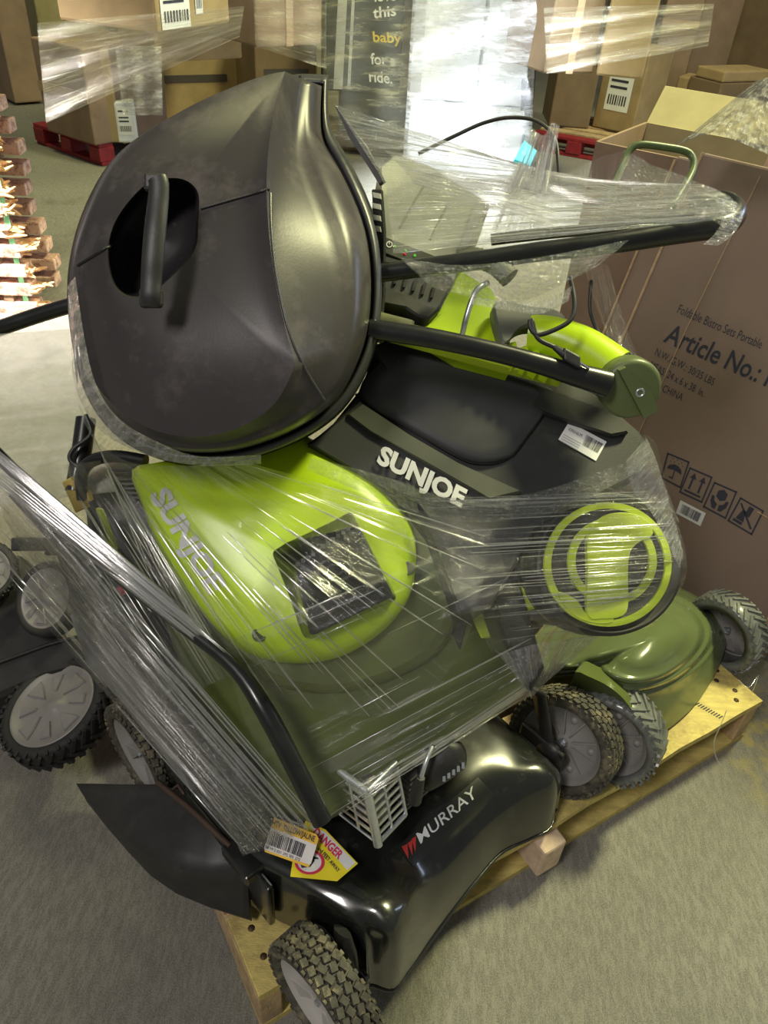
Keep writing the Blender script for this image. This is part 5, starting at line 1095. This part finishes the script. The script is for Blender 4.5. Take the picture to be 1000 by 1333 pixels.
# ================================================================== stretch film over the pile: draped on a hull of what lies under it
GS = 8; nx, ny = 1000//GS+21, 1333//GS+1; x_off = -10*GS
B = bvh('pile'); Dm = np.full((ny, nx), np.nan)
for j in range(ny):
    for i in range(nx):
        r = ray(x_off+i*GS, j*GS); l_ = r.length; h = B.ray_cast(CAM, r/l_)
        if h[0] is not None: Dm[j, i] = (h[0]-CAM).dot(FW)
def fillmin(Dm, it=60):
    A = Dm.copy(); big = np.isnan(A)
    W = np.where(big, 0.0, 1.0); V = np.where(big, 0.0, A)
    for _ in range(it):
        Wp = np.pad(W, 1); Vp = np.pad(V, 1)
        Ws = sum(Wp[1+a:1+a+ny, 1+b:1+b+nx] for a in (-1, 0, 1) for b in (-1, 0, 1)); Vs = sum(Vp[1+a:1+a+ny, 1+b:1+b+nx]*1 for a in (-1, 0, 1) for b in (-1, 0, 1))
        new = (W == 0) & (Ws > 0); V[new] = Vs[new]/Ws[new]; W[new] = 1
        if not (W == 0).any(): break
    V[W == 0] = 1.2; return V
Fm = fillmin(Dm)
def minf(A, r):
    P = np.pad(A, r, mode='edge'); return np.min([P[a:a+ny, b:b+nx] for a in range(2*r+1) for b in range(2*r+1)], axis=0)
def blur(A, r, it=2):
    for _ in range(it):
        P = np.pad(A, r, mode='edge'); A = np.mean([P[a:a+ny, b:b+nx] for a in range(2*r+1) for b in range(2*r+1)], axis=0)
    return A
Hm = np.minimum(blur(minf(Fm, 3), 3), minf(Fm, 1)) - .010
Hm = blur(Hm, 2, 2); Hs_ = blur(Hm, 4, 3)-.006
def hull(x, y, Hm=None):
    Hm = globals()['Hm'] if Hm is None else Hm
    fx = min(max((x-x_off)/GS, 0), nx-1.001); fy = min(max(y/GS, 0), ny-1.001); i, j = int(fx), int(fy); a, b = fx-i, fy-j
    return (Hm[j, i]*(1-a)+Hm[j, i+1]*a)*(1-b)+(Hm[j+1, i]*(1-a)+Hm[j+1, i+1]*a)*b
Bh = None
FS = film_mat('stretch_film', .0, .42, 1.6, 120, .5, .12, lo=.575, hi=.74)
FS2 = film_mat('stretch_film_wide', .0, .2, 1.5, 60, .35, .12, lo=.56, hi=.8, crump=.2)
FT = film_mat('stretch_film_whitish', .13, .50, 2.2, 80, .9, .10, lo=.48, hi=.72)
FH = film_mat('stretch_film_hazy', .38, .22, 2, 8, .7, .16, lo=.45, hi=.75, crump=.3, col=(.80, .86, .72))
FC = film_mat('stretch_film_crumpled', .02, .62, 12, 46, 1.0, .09, lo=.56, hi=.67, crump=3.0, fold=.06)  # white streaks in the colour stand in for glints on the folds
FW_ = film_mat('stretch_film_bunched', .05, .50, 1.5, 34, .8, .15, lo=.35, hi=.7, col=(.95, .95, .98))
film = thing('stretch_film', 'clear stretch film pulled in streaks round the whole pile of mowers', 'stretch film', tuple(Z(420, 950, .14)))
rf = random.Random(11)
def sheet(A, Bc, m_, nu=60, nv=40, lift=.0, ridge=.0015, crump=0.0, freq=60, name='film_sheet', sag=0.0, depth=None):
    """film pulled from pixel curve A to pixel curve B; UV v runs along the pull"""
    a_ = smooth_px([(x, y) for x, y in A], nu, False); b_ = smooth_px([(x, y) for x, y in Bc], nu, False)
    ph = [rf.uniform(0, 6.28) for _ in range(8)]; mb = MB(); uv = []
    for j in range(nv):
        v = j/(nv-1)
        for i in range(nu):
            u = i/(nu-1); x, y = lerp(a_[i][0], b_[i][0], v), lerp(a_[i][1], b_[i][1], v)
            d_ = (hull(x, y) if depth is None else depth(u, v)) - lift - sag*math.sin(v*math.pi)
            d_ += ridge*(math.sin(u*freq+ph[0]+v*2)+.6*math.sin(u*freq*2.3+ph[1])+.5*math.sin(u*freq*.37+ph[2]+v*3))
            if crump: d_ += crump*(math.sin(x*.19+y*.11+ph[3])*math.sin(y*.23-x*.07+ph[4])+.7*math.sin(x*.41-y*.37+ph[5])*math.sin(y*.5+x*.31+ph[6])+.5*rf.uniform(-1, 1))
            mb.v.append(D(x, y, d_)); uv.append((u, v))
    mb.f = [(j*nu+i, j*nu+i+1, (j+1)*nu+i+1, (j+1)*nu+i) for j in range(nv-1) for i in range(nu-1)]; mb.sm = [not crump]*len(mb.f)
    return obj(name, mb, m_, film, uv=uv)
M_strand = film_mat('film_strand', .15, .4, 1, 1, .2, .12, fold=.2, col=(.95, .96, .94))
def strands(A, Bc, n, r=(.0002, .0007), lift=.003, seed=0, span=(0, 1), depth=None, m_=None):
    a_ = smooth_px([(x, y) for x, y in A], 60, False); b_ = smooth_px([(x, y) for x, y in Bc], 60, False); q = random.Random(seed); mb = MB()
    for k_ in range(n):
        i = q.randrange(60); i2 = min(59, max(0, i+q.choice((-1, 0, 0, 1)))); v0 = q.uniform(*span)*.6; v1 = min(1, v0+q.uniform(.25, .9)); rr = q.uniform(*r)
        pts = []
        for s in range(9):
            v = lerp(v0, v1, s/8); x, y = lerp(a_[i][0], b_[i2][0], v), lerp(a_[i][1], b_[i2][1], v); d_ = hull(x, y, Hs_) if depth is None else depth(.5, v); pts.append(D(x, y, d_-lift))
        mb.tube(pts, [rr*.3]+[rr]*7+[rr*.3], n=4, flat=2.2, flatdir=RT, cap=False)
    o = obj('film_strands', mb, m_ or M_strand, film); o['kind'] = 'stuff'; return o
# fan over the lime cover
A1_, B1_ = [(95, 500), (115, 560), (165, 600), (240, 606), (330, 604)], [(215, 800), (340, 900), (500, 930), (600, 850), (640, 690)]
sheet(A1_, B1_, FS, 90, 50, lift=.004); strands(A1_, B1_, 45, seed=1)
# horizontal pull across the big wheel
A2_, B2_ = [(540, 650), (575, 700), (600, 770), (640, 850)], [(850, 640), (885, 690), (892, 755), (850, 815)]
sheet(A2_, B2_, FS, 80, 40, lift=.006, ridge=.001); strands(A2_, B2_, 75, seed=2, r=(.0003, .0010))  # thicker pale strands imitate the white glints across the wheel
# long slanting pull down the left side
A3_, B3_ = [(-40, 545), (-40, 590), (-40, 640), (-40, 700)], [(420, 1075), (390, 1085), (350, 1105), (320, 1112)]
sheet(A3_, B3_, FS, 70, 60, lift=.010); strands(A3_, B3_, 40, seed=3, r=(.0002, .0007))
strands([(-40, 560), (-40, 600)], [(300, 850), (330, 900)], 14, seed=31, r=(.0003, .0009), lift=.012)
A3b, B3b = [(130, 600), (60, 610), (-20, 640)], [(300, 880), (250, 900), (180, 920)]
sheet(A3b, B3b, FS, 60, 40, lift=.008); strands(A3b, B3b, 24, seed=32)
# hazy film at the upper left, floor behind
sheet([(-20, 436), (-20, 520), (-20, 660)], [(90, 428), (100, 500), (150, 640)], FH, 40, 40, ridge=.004, freq=20, depth=lambda u, v: 1.30-.06*u)
# ragged outer edge at the left down to the chute
sheet([(-10, 640), (30, 720), (70, 760), (120, 850), (180, 930), (250, 1010), (300, 1085), (316, 1115)], [(60, 640), (100, 700), (150, 780), (200, 850), (260, 930), (320, 1010), (370, 1060), (400, 1075)], FC, 120, 18, lift=.006, crump=.002, name='film_edge')
# over the olive deck: pulled up to the right
A5_, B5_ = [(290, 840), (320, 940), (370, 1030), (412, 1078)], [(640, 690), (676, 790), (700, 860), (690, 905)]
sheet(A5_, B5_, FS2, 80, 50, lift=.004); strands(A5_, B5_, 12, seed=5)
# bright lower edge of the film
strands([(412, 1072), (414, 1080)], [(686, 888), (692, 905)], 14, seed=51, lift=.008, r=(.0003, .0008))
# crumpled band above the big wheel
sheet([(520, 628), (600, 650), (700, 640), (790, 610), (850, 590)], [(560, 672), (620, 680), (700, 672), (800, 655), (885, 680)], FC, 110, 16, lift=.010, crump=.003, name='film_fold')
sheet([(405, 595), (470, 612), (540, 632)], [(400, 612), (470, 640), (545, 668)], FC, 60, 10, lift=.010, crump=.002, name='film_fold')
sheet([(640, 840), (655, 850), (700, 838), (780, 828)], [(690, 905), (694, 906), (700, 900), (706, 893)], FW_, 50, 26, lift=.012, crump=.003, name='film_fold')
# right wedge between the clamp knob and the wheel
sheet([(838, 565), (848, 570), (856, 580)], [(800, 640), (850, 650), (892, 740)], FS, 30, 30, lift=.006)
sheet([(842, 570), (855, 600), (870, 650), (890, 720)], [(815, 600), (825, 640), (850, 670), (885, 740)], FW_, 40, 8, lift=.008, name='film_edge')
# roll of film hugging the grass box's left and lower edge
sheet([(88, 372), (92, 450), (100, 510), (130, 560), (190, 592), (260, 606), (340, 604)], [(98, 360), (110, 440), (125, 500), (155, 545), (205, 575), (260, 594), (340, 592)], FW_, 90, 10, lift=.012, crump=.002, name='film_edge')
strands([(89, 380), (99, 380)], [(100, 500), (112, 500)], 12, seed=7, lift=.014)
# top right: pulled from the grass box corner to the handle bend
A6_, B6_ = [(435, 135), (470, 190), (500, 240), (508, 290), (512, 330)], [(800, 255), (905, 240), (948, 256), (958, 272), (935, 286)]
sheet(A6_, B6_, FT, 80, 70, lift=.006, ridge=.0012); strands(A6_, B6_, 90, seed=6)
A6b, B6b = [(500, 195), (520, 215), (540, 240)], [(700, 235), (720, 262), (720, 300)]
sheet(A6b, B6b, FW_, 50, 30, lift=.010, name='film_sheet'); strands([(520, 210), (560, 290)], [(860, 262), (900, 290)], 60, seed=61, lift=.01)
sheet([(520, 335), (600, 345), (700, 335), (820, 312)], [(560, 372), (600, 384), (680, 392), (780, 345)], FC, 90, 24, lift=.008, crump=.003, name='film_fold')
sheet([(610, 385), (660, 392), (710, 390), (745, 372)], [(615, 396), (660, 404), (705, 408), (740, 392)], FW_, 60, 8, lift=.015, crump=.003, name='film_fold')
# crumple round the olive loop and the handle bend
sheet([(775, 262), (800, 232), (818, 200), (850, 215), (880, 225), (915, 240), (950, 255), (962, 275)], [(790, 285), (820, 282), (840, 275), (860, 275), (885, 275), (915, 280), (945, 300), (940, 316)], FC, 120, 26, lift=.012, crump=.003, name='film_fold')
sheet([(958, 262), (968, 280), (955, 305), (935, 320)], [(930, 256), (940, 285), (930, 305), (915, 318)], FW_, 30, 8, lift=.02, crump=.002, name='film_edge')
# the knotted tail standing up
sheet([(692, 166), (708, 176), (718, 160), (729, 164)], [(640, 300), (660, 310), (690, 312), (705, 300)], FW_, 40, 30, ridge=.004, freq=30, name='film_tail', depth=lambda u, v: 1.22-.02*v)
strands([(694, 170), (728, 168)], [(640, 300), (706, 302)], 18, seed=8, depth=lambda u, v: 1.21-.02*v)
# loose film from the loop to the carton and the wedge beside the lime tube
sheet([(690, 190), (730, 225), (780, 205), (835, 190)], [(700, 250), (740, 268), (790, 262), (830, 250)], FS2, 40, 14, depth=lambda u, v: 1.36)
sheet([(760, 350), (790, 345), (800, 380)], [(790, 440), (822, 470), (835, 478)], FS, 30, 30, lift=.004, ridge=.003, depth=lambda u, v: 1.22-.1*v)
sheet([(985, 105), (1010, 100), (1030, 110)], [(880, 190), (930, 175), (1010, 205)], film_mat('grey_film', .35, .4, 4, 14, 1.0, .2, crump=1.2, col=(.40, .43, .45), lo=.4, hi=.65), 60, 24, crump=.003, name='film_fold', depth=lambda u, v: 1.60-.02*v)
# wisps
mb = MB(); mb.tube([D(*q) for q in smooth_px([(946, 925, 1.60), (938, 945, 1.60), (930, 965, 1.60), (932, 985, 1.60), (940, 998, 1.60)], 16, False)], .0011, n=5); mb.tube([D(*q) for q in smooth_px([(962, 885, 1.66), (975, 895, 1.64), (988, 878, 1.66), (980, 900, 1.62)], 12, False)], .0009, n=5)
tag(obj('film_wisp', mb, M_strand), 'thin white wisp of film hanging off the right end of the pallet', 'film wisp')

# pale strands and film standing in for the highlight band over the long tube
strands([(-40, 552), (-40, 600)], [(262, 812), (290, 862)], 34, seed=77, r=(.0004, .0012), depth=lambda u, v: 1.085-.02*v)
sheet([(-40, 556), (-40, 575), (-40, 604)], [(250, 800), (270, 830), (290, 866)], FW_, 40, 30, freq=24, depth=lambda u, v: 1.088-.02*v, name='film_edge')
